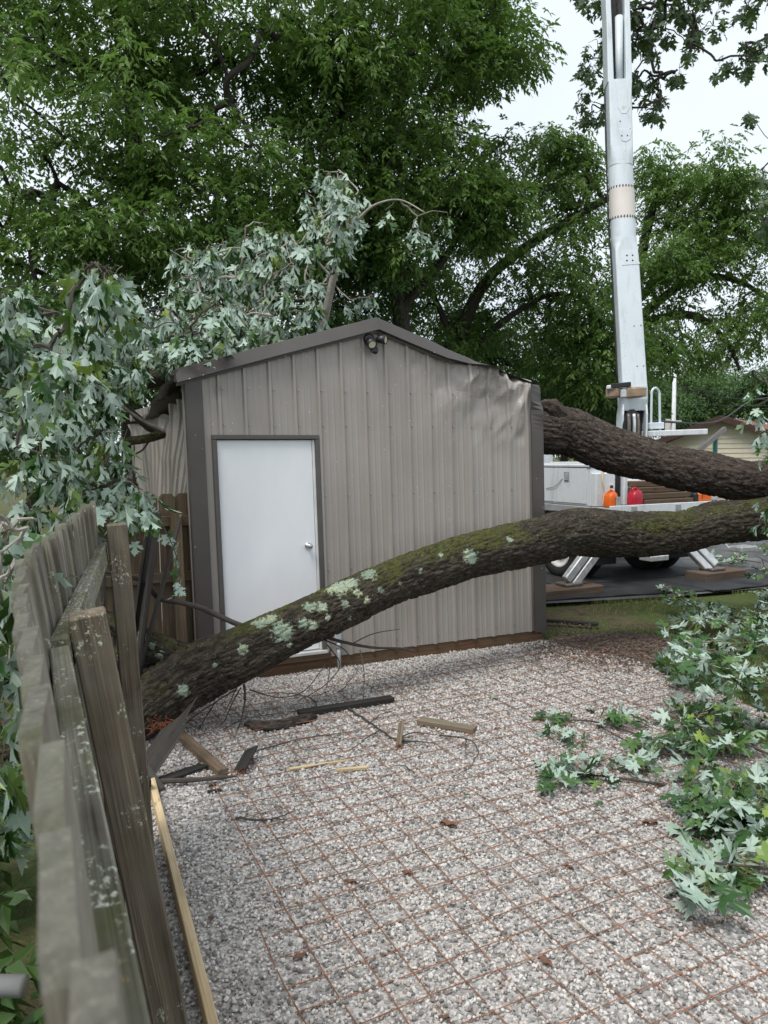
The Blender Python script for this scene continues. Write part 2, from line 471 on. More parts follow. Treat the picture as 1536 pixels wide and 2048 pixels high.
t.done(t.bsdf(t.mix(t.rng(t.noise(t.vscale(g, (3, 30, 30)), 1, 4), .35, .65), (.022, .018, .015), (.062, .052, .044)), .95))

# gravel stones: light, grey and dark pieces
t = NT('stone'); r = t.attr('rnd', 'Fac'); g = t.geo()
c = t.ramp(r, [(0, (.14, .134, .128)), (.16, (.21, .20, .19)), (.34, (.35, .332, .312)), (.5, (.47, .453, .432)), (.68, (.59, .566, .536)), (.88, (.665, .632, .595)), (.95, (.54, .45, .37)), (1, (.34, .26, .2))])
c = t.mix(t.math('MULTIPLY', t.noise(g, 160, 3), .2), c, (.28, .26, .25))
t.done(t.bsdf(c, .8, None, 0, .3))
t = NT('gravel_fines'); g = t.geo()
t.done(t.bsdf(t.ramp(t.vor(g, 75, out='Color'), [(0, (.13, .125, .12)), (.5, (.34, .32, .30)), (1, (.6, .57, .54))]), .95,
              t.bump(t.vor(g, 75), .8, .01)))
t = NT('ground'); g = t.geo()
d1 = t.noise(g, .55, 6, .6); d2 = t.noise(g, 9, 5, .65)
soil = t.ramp(d2, [(.3, (.055, .036, .025)), (.55, (.115, .08, .056)), (.75, (.19, .15, .115))])
turf = t.ramp(t.noise(g, 22, 4, .7), [(.3, (.045, .07, .02)), (.55, (.085, .11, .034)), (.75, (.15, .15, .065))])
t.done(t.bsdf(t.mix(t.rng(t.math('ADD', d1, t.math('MULTIPLY', t.math('SUBTRACT', d2, .5), .35)), .40, .54), soil, turf), .95, t.bump(t.noise(g, 40, 5, .7), .8, .03), 0, .2))
t = NT('asphalt'); g = t.geo()
t.done(t.bsdf(t.mix(t.rng(t.noise(g, 3, 6), .3, .7), (.045, .045, .047), (.11, .108, .105)), t.rng(t.noise(g, 1.2, 3), .35, .6, .35, .75), t.bump(t.noise(g, 120, 3), .4, .006)))
t = NT('mulch'); g = t.geo()
t.done(t.bsdf(t.ramp(t.vor(t.vscale(g, (1, 1.6, 1)), 30, out='Color'), [(0, (.035, .022, .016)), (.6, (.12, .08, .058)), (1, (.26, .21, .17))]), .95, t.bump(t.vor(g, 40), .9, .02)))
# ------------------------------------------------------------------ ground, gravel pad, wire mesh
E1 = np.array([math.cos(.455), math.sin(.455), 0.]); E2 = np.array([-E1[1], E1[0], 0.])      # the lie of the yard
def sm(x, a, b):
    t = np.clip((np.asarray(x, float) - a) / (b - a), 0, 1); return t * t * (3 - 2 * t)
rg = np.random.default_rng(7)
xs = np.r_[np.linspace(-300, -20, 8)[:-1], np.linspace(-20, 20, 81), np.linspace(20, 300, 8)[1:]]
ys = np.r_[np.linspace(-60, -4, 5)[:-1], np.linspace(-4, 24, 71), np.linspace(24, 400, 10)[1:]]
GX, GY = np.meshgrid(xs, ys, indexing='ij'); gz = (fbm(np.stack([GX.ravel() * .8, GY.ravel() * .8, 0 * GX.ravel()], -1), 3) - .5) * .06 - .035
nx_, ny_ = len(xs), len(ys); I = np.arange(nx_ * ny_).reshape(nx_, ny_)
obj('ground', np.stack([GX.ravel(), GY.ravel(), gz], -1), np.stack([I[:-1, :-1], I[1:, :-1], I[1:, 1:], I[:-1, 1:]], -1).reshape(-1, 4), 'ground', kind='structure', smooth=True)

PADL0 = np.array([-1.45, 4.47]); PADL1 = np.array([-0.65, 2.54])
bd = nrm(PADL0 - PADL1)                       # the form board's run
e1s = np.array([math.cos(.4186), math.sin(.4186), 0.]); e2s = np.array([-e1s[1], e1s[0], 0.])
S0 = np.array([-1.6334, 6.4835, 0.]); SW, SD, LEAN = 3.66, 4.88, -.0202
def S(s, d, z, n=0.):                          # shed frame; n = out of the front wall
    s, d, z, n = np.broadcast_arrays(*[np.asarray(q, float) for q in (s, d, z, n)])
    P = S0 + s[..., None] * e1s + (d - n)[..., None] * e2s
    P[..., 2] = z; P[..., 0] += LEAN * z; return P
def onfront(u, v, n=0.):
    r = ray(u, v); t = ((S0 - n * e2s - CAM) @ e2s) / (r @ e2s); P = r * t + CAM
    P = P + 0; q = P - S0; return q @ e1s - LEAN * P[2] * e1s[0], P[2]
padR = S(SW + .02, 0, 0)[:2]
bl2 = np.array([-bd[1], bd[0]]) * .26
pad = [tuple(PADL1 - bd * 2.6 + bl2), tuple(PADL0 + bd * 2.2 + bl2), tuple(S(-.1, -.02, 0)[:2]), tuple(padR), tuple(padR - np.array(e2s[:2]) * 1.2 + np.array(e1s[:2]) * .25),
       tuple(padR - np.array(e2s[:2]) * 3.2 + np.array(e1s[:2]) * .1), tuple(padR - np.array(e2s[:2]) * 7.5)]
gx = np.linspace(-3, 6, 46)
pv = np.array([(x, y, .012) for x, y in pad])
obj('gravel_pad', pv, [tuple(range(len(pv)))[::-1]], 'gravel_fines', kind='structure')
# loose stones of the pad
def stones(n, ysel, tmpl, smin, smax, seed):
    r = np.random.default_rng(seed)
    px, py = r.uniform(-2.6, 4.2, n), r.uniform(.2, 8.2, n)
    edge = (fbm(np.stack([px * 3, py * 3, 0 * px], -1), 5) - .5) * .25
    k = inpoly(px + edge, py + edge, pad) & ysel(px, py); px, py = px[k], py[k]
    q = prj(np.stack([px, py, 0 * px], -1)); k = (q[:, 0] > -120) & (q[:, 0] < 1760) & (q[:, 1] < 2250); px, py = px[k], py[k]
    m = len(px); T, F = tmpl
    sc = r.uniform(smin, smax, (m, 1, 1)) * r.uniform(.55, 1.15, (m, 1, 3)) * (1 + .35 * (r.random((m, 1, 1)) > .94))
    V = T[None] * sc * (1 + r.uniform(-.22, .22, (m, len(T), 1)))
    a, b, c = r.uniform(0, 6.28, m), r.uniform(-.7, .7, m), r.uniform(-.7, .7, m)
    def rot(V, ang, i, j):
        x, y = V[:, :, i].copy(), V[:, :, j].copy(); V[:, :, i] = x * np.cos(ang)[:, None] - y * np.sin(ang)[:, None]; V[:, :, j] = x * np.sin(ang)[:, None] + y * np.cos(ang)[:, None]
    rot(V, b, 1, 2); rot(V, c, 0, 2); rot(V, a, 0, 1)
    bumps = (fbm(np.stack([px * 1.7, py * 1.7, 0 * px], -1), 9) - .5) * .03
    V += np.stack([px, py, r.uniform(.010, .022, m) + bumps * 0], -1)[:, None]
    F = (F[None] + (np.arange(m) * len(T))[:, None, None]).reshape(-1, 3)
    return V.reshape(-1, 3), F, np.repeat(r.random(m), len(T))
ph = (1 + 5 ** .5) / 2
ICO = (nrm(np.array([(-1, ph, 0), (1, ph, 0), (-1, -ph, 0), (1, -ph, 0), (0, -1, ph), (0, 1, ph), (0, -1, -ph), (0, 1, -ph), (ph, 0, -1), (ph, 0, 1), (-ph, 0, -1), (-ph, 0, 1)])),
       np.array([(0, 11, 5), (0, 5, 1), (0, 1, 7), (0, 7, 10), (0, 10, 11), (1, 5, 9), (5, 11, 4), (11, 10, 2), (10, 7, 6), (7, 1, 8), (3, 9, 4), (3, 4, 2), (3, 2, 6), (3, 6, 8), (3, 8, 9), (4, 9, 5), (2, 4, 11), (6, 2, 10), (8, 6, 7), (9, 8, 1)]))
OCT = (np.array([(1, 0, 0), (-1, 0, 0), (0, 1, 0), (0, -1, 0), (0, 0, 1), (0, 0, -1.)]), np.array([(0, 2, 4), (2, 1, 4), (1, 3, 4), (3, 0, 4), (2, 0, 5), (1, 2, 5), (3, 1, 5), (0, 3, 5)]))
a_ = stones(188000, lambda x, y: y < 4.0, ICO, .005, .0112, 1)
b_ = stones(165000, lambda x, y: y >= 4.0, OCT, .008, .0135, 2)
sv = np.vstack([a_[0], b_[0]]); sf = np.vstack([a_[1], b_[1] + len(a_[0])])
go = obj('gravel', sv, sf, 'stone', attrs={'rnd': np.r_[a_[2], b_[2]]}, kind='stuff', label='loose white and grey crushed gravel covering the pad before the shed', cat='gravel')

# asphalt drive, mulch patch
dv = [(1.2, 9.75), (4.0, 10.35), (7.4, 11.6), (12.0, 13.9), (10.6, 19), (5, 30), (-8, 30), (-2.0, 16)]
obj('driveway', np.array([(x, y, .010) for x, y in dv]), [tuple(range(len(dv)))], 'asphalt', kind='structure')
ma = np.linspace(0, 6.283, 40, endpoint=False); mr = .75 + .3 * vnoise(np.stack([np.cos(ma) * 2, np.sin(ma) * 2, 0 * ma], -1), 4)
obj('mulch_bed', np.stack([2.55 + mr * 1.15 * np.cos(ma), 7.55 + mr * .75 * np.sin(ma), .014 + 0 * ma], -1), [tuple(range(40))], 'mulch', kind='structure')
# chips of mulch and dirt that spread over the lawn's edge
r = np.random.default_rng(31); n = 2600
cx, cy = r.normal(2.5, .55, n), r.normal(7.6, .5, n); ang = r.uniform(0, 3.14, n); ln_, wd = r.uniform(.008, .03, n), r.uniform(.003, .008, n)
cz = .022 + r.uniform(0, .02, n); dx, dy = np.cos(ang), np.sin(ang)
CV = np.stack([np.stack([cx + a * ln_ * dx - b * wd * dy, cy + a * ln_ * dy + b * wd * dx, cz + (c + .2 * a) * .01], -1) for a, b, c in ((-1, -1, 0), (1, -1, .6), (1, 1, 0), (-1, 1, .4))], 1)
obj('wood_chips', CV.reshape(-1, 3), np.arange(4 * n).reshape(-1, 4), 'mulch', kind='stuff', label='scattered brown wood chips on bare dirt beside the gravel', cat='wood chips')

# grass of the lawn beside and behind the shed
r = np.random.default_rng(12); n = 110000
gx_, gy_ = r.uniform(1.2, 8.5, n), r.uniform(6.0, 13.5, n)
den = fbm(np.stack([gx_ * .9, gy_ * .9, 0 * gx_], -1), 21, 4)
k = (den + r.uniform(-.12, .12, n) > .45) & ~inpoly(gx_, gy_, pad) & ~inpoly(gx_, gy_, dv)
rel = np.stack([gx_, gy_, 0 * gx_], -1) - S0; ss, dd = rel @ e1s, rel @ e2s
k &= ~((ss < SW + .03) & (dd > 0)) & ~((np.hypot((gx_ - 2.55) / 1.1, (gy_ - 7.55) / .75) < .85))
gx_, gy_ = gx_[k], gy_[k]; n = len(gx_); a = r.uniform(0, 6.28, n); h = r.uniform(.015, .055, n); w = r.uniform(.002, .004, n); le = r.normal(0, .025, (n, 2))
B0 = np.stack([gx_ - w * np.cos(a), gy_ - w * np.sin(a), 0 * gx_ - .01], -1); B1 = np.stack([gx_ + w * np.cos(a), gy_ + w * np.sin(a), 0 * gx_ - .01], -1)
TP = np.stack([gx_ + le[:, 0], gy_ + le[:, 1], h], -1)
obj('grass', np.stack([B0, B1, TP], 1).reshape(-1, 3), np.arange(3 * n).reshape(-1, 3), 'grass', attrs={'rnd': np.repeat(r.random(n), 3)}, kind='stuff',
    label='thin patchy lawn grass growing between shed and truck', cat='grass')

# rusty welded wire mesh laid over the gravel: 6 inch squares, each wire its own part
wm = thing('wire_mesh', 'rusty welded wire reinforcing mesh lying flat on the gravel pad', 'wire mesh', (0.6, 4.0, 0))
G0 = np.array([-.5195, 2.63, 0]); CELL = .1524
def wire(o, d, lo, hi, seed):
    r = np.random.default_rng(seed); n = int((hi - lo) / .06) + 2; tt = np.linspace(lo, hi, n)
    P = o + tt[:, None] * d
    P[:, :2] += (np.stack([vnoise(np.stack([tt * 1.4, 0 * tt + seed, 0 * tt + k], -1), 3) for k in (0, 5)], -1) - .5) * .03
    P[:, 2] = .026 + (vnoise(np.stack([tt * 2.3, 0 * tt + seed * 1.7, 0 * tt], -1), 8) - .5) * .022 + (vnoise(np.stack([P[:, 0] * 1.1, P[:, 1] * 1.1, 0 * tt], -1), 14) - .45) * .016
    return P
def clipw(o, d):
    tt = np.linspace(-8, 10, 901); P = o + tt[:, None] * d
    k = inpoly(P[:, 0], P[:, 1], pad)
    rel = P[:, :2] - PADL1; k &= (rel @ np.array([bd[1], -bd[0]]) > .28) & (P[:, 1] > .9)
    rs = P - S0; k &= (rs @ e2s < -.28)
    if k.sum() < 12: return None
    return tt[k].min(), tt[k].max()
def jag(lo, hi, seed):
    r = np.random.default_rng(seed); return lo + r.uniform(0, .1), hi - r.uniform(0, .1)
for i in range(-14, 40):
    o = G0 + i * CELL * E1; c = clipw(o, E2)
    if c: 
        V, F, g = tube(wire(o, E2, *jag(*c, i + 50), i + 50), .0028, 4); obj('wire', V, F, 'rust_wire', wm, gc=g)
for j in range(-14, 40):
    o = G0 + j * CELL * E2 + np.array([0, 0, .005]); c = clipw(o, E1)
    if c:
        V, F, g = tube(wire(o, E1, *jag(*c, j + 150), j + 150), .0028, 4); obj('wire', V, F, 'rust_wire', wm, gc=g)

# ------------------------------------------------------------------ the shed
shed = thing('metal_shed', 'taupe ribbed metal shed with brown trim and a crumpled roof corner', 'shed', S(SW / 2, SD / 2, 0))
ZB = .125
RL = np.array([(-.2, 2.63), (0, 2.69), (.84, 2.939), (1.79, 3.213), (2.14, 3.096), (2.52, 2.975), (2.86, 2.925), (3.17, 2.895), (3.4, 2.87), (3.52, 2.85), (3.62, 2.825), (3.66, 2.79), (4, 2.7)])
def rl(s): return np.interp(s, RL[:, 0], RL[:, 1])
def dent(s, z):
    """(out, sideways, down) of the crushed right upper corner of the front wall"""
    P = np.stack([s * 4.2, z * 3.1, 0 * s], -1); h = z - rl(s)
    w = sm(s, 2.0, 3.3) * (.35 * sm(h, -1.0, -.3) + .65 * sm(h, -.42, -.04))
    out = w * ((tri(s * 6.5 + z * 2, z * 4.2 - s * 1.3, 3) - .5) * .13 + (tri(s * 15 - z * 4, z * 9 + s * 3, 9) - .5) * .06 + sm(h, -.3, -.05) * (tri(s * 26 + z * 7, z * 17 - s * 5, 19) - .5) * .035)
    out += sm(s, 2.2, 2.8) * sm(h, -.9, -.3) * (tri(s * 3.2, z * 2.6 + s, 5) - .5) * .08
    top = sm(z - rl(s), -.16, -.01) * sm(s, 3.1, 3.3)
    out -= .13 * sm(h, -.15, .0) ** 1.5 * sm(s, 3.12, 3.26)
    out += top * (tri(s * 14, z * 9, 11) - .3) * .13
    out = np.where(out > 0, out * (1 - sm(s, 3.42, 3.5)), out)
    for (a, b, q, rr) in DIMP: out += -q * np.exp(-((s - a) ** 2 + ((z - b) * .8) ** 2) / rr ** 2)
    return out, w * (tri(P[:, 0] * 1.3, P[:, 1] * 1.3, 51) - .5) * .06, top * (vnoise(np.stack([s * 19, 0 * s, 0 * s], -1), 61)) * .045
DIMP = []
def tri(x, y, s=0):
    """noise of flat triangular facets: creased sheet metal"""
    i, j = np.floor(x).astype(np.int64), np.floor(y).astype(np.int64); fx, fy = x - i, y - j; z = 0 * i
    h00, h10, h01, h11 = (_hash(i + a, j + b, z, s + 7) for a, b in ((0, 0), (1, 0), (0, 1), (1, 1)))
    return np.where(fx > fy, h00 * (1 - fx) + h10 * (fx - fy) + h11 * fy, h00 * (1 - fy) + h01 * (fy - fx) + h11 * fx)
for u, v, q, rr in ((830, 728, .012, .035), (845, 722, .01, .03), (882, 775, .016, .04), (918, 780, .02, .045), (955, 762, .02, .05), (995, 765, .025, .05), (998, 805, .02, .05), (1040, 790, .02, .05), (925, 745, .014, .04), (436, 788, .014, .05), (880, 760, .012, .04), (1042, 872, .015, .05)):
    a, b = onfront(u, v); DIMP.append((a, b, q, rr))
PROF = np.array([(0, 0), (.011, .023), (.034, .023), (.046, 0), (.072, 0), (.094, 0), (.105, .0034), (.113, .0034), (.124, 0), (.154, 0), (.165, .0034), (.173, .0034), (.184, 0), (.206, 0)])
PIT = .2286
def ribs(a, b):
    xs, hs = [a], [0.]
    for k in range(-1, int((b - a) / PIT) + 40):
        for x, h in PROF:
            q = k * PIT + x + .03
            if a + .002 < q < b - .002: xs.append(q); hs.append(h)
    xs.append(b); hs.append(0.)
    return np.array(xs), np.array(hs)
def grid(n, m):
    I = np.arange(n * m).reshape(n, m); return np.stack([I[:-1, :-1], I[1:, :-1], I[1:, 1:], I[:-1, 1:]], -1).reshape(-1, 4)
def front_panel(a, b, z0, rows=44, zt=None):
    xs, hs = ribs(a, b); X = np.repeat(xs[:, None], rows, 1); H = np.repeat(hs[:, None], rows, 1)
    zt = rl(xs) if zt is None else zt + 0 * xs
    Z = z0 + (zt - z0)[:, None] * np.linspace(0, 1, rows)[None] ** .8
    o, sd, dz = dent(X.ravel(), Z.ravel())
    wv = (fbm(np.stack([X.ravel() * 1.3, Z.ravel() * .9, 0 * X.ravel()], -1), 71, 2) - .5) * .004
    P = S(X.ravel() + sd, 0 * X.ravel(), Z.ravel() - dz, H.ravel() + o + wv)
    obj('wall_panel', P, grid(len(xs), rows), 'siding', shed)
front_panel(0, .2, ZB); front_panel(.2, 1.178, 2.21, 26)
front_panel(1.178, 2.06, ZB); front_panel(2.06, 2.98, ZB, 70); front_panel(2.98, 3.66, ZB, 90)
# left wall, pushed in at the top where the crown came down
def leave(d): return np.interp(d, [0, .5, 1.0, 2.0, 3.0, 4.88], [2.69, 2.69, 2.67, 2.55, 2.46, 2.5])
def left_panel(a, b, rows=50):
    xs, hs = ribs(a, b); X = np.repeat(xs[:, None], rows, 1); H = np.repeat(hs[:, None], rows, 1)
    Z = ZB + (leave(xs) - ZB)[:, None] * np.linspace(0, 1, rows)[None] ** .8
    x, z = X.ravel(), Z.ravel()
    w = sm(z, 1.0, 2.6) * sm(x, .03, .5)
    inn = w * (.17 * np.sin(np.clip(x / 2.6, 0, 1) * 3.14) + (tri(x * 3.0 + z * .8, z * 1.5) - .5) * .16) + sm(z, leave(x) - .2, leave(x)) * sm(x, .2, .6) * (vnoise(np.stack([x * 9, 0 * x, 0 * x], -1), 5) - .4) * .16
    sh = w * .22 * sm(x, 0, 1.2)
    P = S(inn - H.ravel(), x - sh, z - sm(z, leave(x) - .1, leave(x)) * vnoise(np.stack([x * 14, 0 * x, 0 * x], -1), 6) * .06)
    obj('wall_panel', P, grid(len(xs), rows)[:, ::-1], 'siding', shed)
for a, b in ((0, .92), (.92, 1.84), (1.84, 2.76), (2.76, 3.68), (3.68, 4.88)): left_panel(a, b)
for a, b in ((0, 1.22), (1.22, 2.44), (2.44, 3.66), (3.66, 4.88)):                       # right wall, broken down by the stem
    xs, hs = ribs(a, b); rows = 24; X = np.repeat(xs[:, None], rows, 1)
    zt = np.interp(xs, [0, .3, .9, 1.6, 2.6, 4.88], [2.70, 2.5, 2.12, 2.1, 2.5, 2.66])
    Z = ZB + (zt - ZB)[:, None] * np.linspace(0, 1, rows)[None]
    w = sm(Z, 1.3, 2.4) * .12 * vnoise(np.stack([X.ravel() * 3, Z.ravel() * 3, 0 * X.ravel()], -1), 3).reshape(Z.shape)
    obj('wall_panel', S((SW + np.repeat(hs[:, None], rows, 1) - w).ravel(), X.ravel(), Z.ravel()), grid(len(xs), rows), 'siding', shed)
xs, hs = ribs(0, SW)
obj('wall_panel', np.vstack([S(xs, SD + hs, ZB + 0 * xs), S(xs, SD + hs, rl(xs))]), [(i, i + 1, len(xs) + i + 1, len(xs) + i) for i in range(len(xs) - 1)], 'siding', shed)
# roof sheets, sagging where the stem lies across
def zroof(s, d):
    z0 = np.minimum(2.71 + (3.25 - 2.71) * s / 1.83, 2.71 + (3.25 - 2.71) * (SW - s) / 1.83) + .03
    z0 = np.minimum(z0, rl(s) + .03 + .4 * sm(d, 0, .5))
    bed = np.interp(s, [0, SW], [2.45, 1.98]); dc = np.interp(s, [0, SW], [2.45, 1.45])
    w = np.exp(-((d - dc) / .75) ** 2) * sm(d, .12, .7)
    z = z0 - w * np.maximum(z0 - bed, 0)
    z = np.where(s < .6, np.minimum(z, leave(d) + .03 + s * .6), z)
    return z
for a, b in ((-.07, .86), (.86, 1.83), (1.83, 2.76), (2.76, 3.70)):
    xs_, ys_ = np.linspace(a, b, 22), np.linspace(.01, SD + .05, 70)
    X, Y = np.meshgrid(xs_, ys_, indexing='ij'); x, y = X.ravel(), Y.ravel()
    z = zroof(np.clip(x, 0, SW), y) + (fbm(np.stack([x * 3, y * 3, 0 * x], -1), 91, 2) - .5) * .10 * sm(y, .3, 1.0) * np.exp(-((y - 2) / 1.3) ** 2)
    obj('roof_sheet', S(x, y, z), grid(22, 70), 'trim_brown', shed)
# brown trims
def corner(s0, sgn, zt, crush=0.):
    zs = np.linspace(ZB - .01, zt, 60); prof = [(0.135 * sgn, .022), (0.135 * sgn, .034), (0, .036), (-.012 * sgn, .034), (-.014 * sgn, -.10)]
    V = []
    for a, b in prof:
        o = crush * sm(zs, zt - .5, zt) * ((vnoise(np.stack([zs * 9, 0 * zs + a * 20, 0 * zs], -1), 12) - .55) * .11)
        V.append(S(s0 + a - np.abs(o) * .6 * sgn * -1, 0 * zs, zs, b + o))
    obj('corner_trim', np.stack(V, 0).reshape(-1, 3), grid(len(prof), 60) if sgn > 0 else grid(len(prof), 60)[:, ::-1], 'trim_brown', shed)
corner(0, 1, 2.70); corner(SW, -1, 2.74, 1.0)
def rake(ss, hh, name='rake_trim', cr=0.):
    ss = np.asarray(ss); base = rl(ss) - .012
    V = []
    for a, b in ((-.030, .022), (-.030, .036), (-.004, .038), (-.004, .092), (hh, .046), (hh + .003, .040), (hh + .006, -.10)):
        q = cr * sm(ss, 2.35, 3.1) * (tri(ss * 9 + a * 9, 0 * ss + a * 15, 33) - .5) * .06
        V.append(S(ss, 0 * ss, base + a * (1 - .9 * cr * sm(ss, 2.3, 3.17)) + q * .25, b + q))
    obj(name, np.stack(V, 0).reshape(-1, 3), grid(7, len(ss))[:, ::-1], 'trim_brown', shed)
rake(np.linspace(-.085, 1.79, 24), .112); rake(np.linspace(1.79, 3.18, 70), .112, cr=1.)
V, F, G = cbox(S(-.078, .0, 2.715), [e1s, -e2s, [0, 0, 1]], (.006, .06, .05), .003); obj('trim_end_cap', V, F, 'trim_brown', shed)
# treated skids
for p, q in (((0.01, .035), (SW - .015, .035)), ((.05, .08), (.05, SD)), ((SW - .05, .08), (SW - .05, SD))):
    V, F, G = bar(S(*p, .058), S(*q, .058), .055, .135, ch=.008); obj('skid', V, F, 'skid_wood', shed, gc=G)
# walk door
def fbox(s0, s1, z0, z1, n0, n1, ch=.004):
    return cbox(S((s0 + s1) / 2, 0, (z0 + z1) / 2, (n0 + n1) / 2), [e1s, -e2s, nrm(np.array([LEAN, 0, 1]))], ((s1 - s0) / 2, (n1 - n0) / 2, (z1 - z0) / 2), ch)
for s0, s1, z0, z1 in ((.198, .238, .20, 2.172), (1.140, 1.180, .20, 2.172), (.198, 1.180, 2.174, 2.214)):
    V, F, G = fbox(s0, s1, z0, z1, -.05, .032); obj('door_frame', V, F, 'door_frame', shed)
V, F, G = fbox(.243, 1.114, .212, 2.168, -.045, -.002); door = obj('door', V, F, 'door_white', shed, label='plain white door slab')
V, F, G = fbox(1.117, 1.139, .21, 2.17, -.03, .008, .002); obj('weather_strip', V, F, 'decal_white', shed)
V, F, G = fbox(.20, 1.178, .175, .205, -.05, .05); obj('threshold', V, F, 'threshold', shed)
V, F, G = fbox(.15, 1.22, .118, .172, -.05, .03); obj('door_sill', V, F, 'skid_wood', shed, gc=G)
ks, kz = onfront(617, 1092); nf = -e2s
K = S(ks, 0, kz, -.002)
V, F = loft([(K, .032, .032, e1s, [0, 0, 1], 2), (K + nf * .008, .032, .032, e1s, [0, 0, 1], 2), (K + nf * .011, .014, .014, e1s, [0, 0, 1], 2), (K + nf * .035, .013, .013, e1s, [0, 0, 1], 2), (K + nf * .042, .026, .026, e1s, [0, 0, 1], 2), (K + nf * .058, .028, .028, e1s, [0, 0, 1], 2), (K + nf * .068, .018, .018, e1s, [0, 0, 1], 2)], 18)
obj('door_knob', V, [f[::-1] for f in F], 'steel_bright', door, smooth=True)
# screws
sV, sF = loft([((0, 0, 0), .008, .008, (1, 0, 0), (0, 0, 1), 2), ((0, -.003, 0), .008, .008, (1, 0, 0), (0, 0, 1), 2), ((0, -.004, 0), .005, .005, (1, 0, 0), (0, 0, 1), 2), ((0, -.009, 0), .005, .005, (1, 0, 0), (0, 0, 1), 2)], 6)
sme = mesh('screw', sV, [f[::-1] for f in sF], 'screw_steel')
rot = Matrix(((e1s[0], e2s[0], 0), (e1s[1], e2s[1], 0), (0, 0, 1))).to_4x4()
for zrow in (.22, .95, 1.65, 2.3, 2.62):
    for k in range(16):
        s = k * PIT + .03 + .058
        if s > SW - .15 or (.17 < s < 1.22 and zrow < 2.24) or zrow > rl(s) - .12 or s < .15: continue
        o, sd, dz = dent(np.array([s]), np.array([zrow]))
        piece('screw', sme, shed, Matrix.Translation(Vector(S(s + sd[0], 0, zrow - dz[0], .003 + o[0]))) @ rot)
# security light on the gable
ls, lz = onfront(743, 683)
fl = thing('flood_light', 'black twin-head motion flood light mounted under the shed ridge', 'light', S(ls, 0, lz - .12, .02))
V, F = loft([(S(ls - .03, 0, lz + .02, .015), .055, .055, e1s, [0, 0, 1], 2), (S(ls - .03, 0, lz + .02, .045), .052, .052, e1s, [0, 0, 1], 2), (S(ls - .03, 0, lz + .02, .052), .035, .035, e1s, [0, 0, 1], 2)], 20)
obj('mount', V, [f[::-1] for f in F], 'black_plastic', fl, smooth=True)
def head(s, z, dirv, r0, L):
    c = S(s, 0, z, .085); x, y, zz = frame(nrm(dirv))
    V, F = loft([(c - x * L * .5, r0 * .45, r0 * .45, y, zz, 2), (c - x * L * .42, r0 * .8, r0 * .8, y, zz, 2), (c, r0 * .92, r0 * .92, y, zz, 2), (c + x * L * .5, r0, r0, y, zz, 2), (c + x * L * .5, r0 * .84, r0 * .84, y, zz, 2), (c + x * L * .44, r0 * .82, r0 * .82, y, zz, 2)], 20)
    h = obj('lamp_head', V, F, 'black_plastic', fl, smooth=True)
    V, F = loft([(c + x * L * .442, r0 * .80, r0 * .80, y, zz, 2), (c + x * L * .46, r0 * .78, r0 * .78, y, zz, 2)], 20); obj('lens', V, F, 'lamp_lens', h)
    V, F, G = tube([S(ls - .03, 0, lz + .02, .045), c - x * L * .3], .012, 8); obj('swivel_arm', V, F, 'black_plastic', h)
head(ls - .035, lz - .02, nf * 1.0 + np.array([.1, -.2, -.75]), .044, .10)
head(ls + .075, lz + .015, nf * .75 + e1s * .75 + np.array([0, 0, -.15]), .042, .095)
V, F = loft([(S(ls + .0, 0, lz - .055, .06), .03, .03, e1s, [0, 0, 1], 2), (S(ls, 0, lz - .085, .085), .042, .035, e1s, [0, 0, 1], 2), (S(ls, 0, lz - .105, .10), .03, .022, e1s, [0, 0, 1], 2)], 18)
obj('motion_sensor', V, [f[::-1] for f in F], 'black_plastic', fl, smooth=True)
# grey conduit stub at the sill
cs, cz = onfront(675, 1330)
ct = thing('conduit_pipe', 'short grey plastic conduit pipe rising along the shed sill', 'pipe', S(cs, 0, 0, .05))
V, F, G = tube([S(cs, 0, -.03, .05), S(cs, 0, .16, .05), S(cs, 0, .21, .045)], .017, 12); obj('pipe', V, F, 'pvc_grey', ct, smooth=True)
V, F, G = tube([S(cs, 0, .205, .045), S(cs, 0, .26, .042)], .022, 12); obj('coupling', V, F, 'pvc_grey', ct, smooth=True)
V, F, G = fbox(cs - .033, cs + .033, .26, .37, .012, .06, .01); obj('outlet_box', V, F, 'pvc_grey', ct)
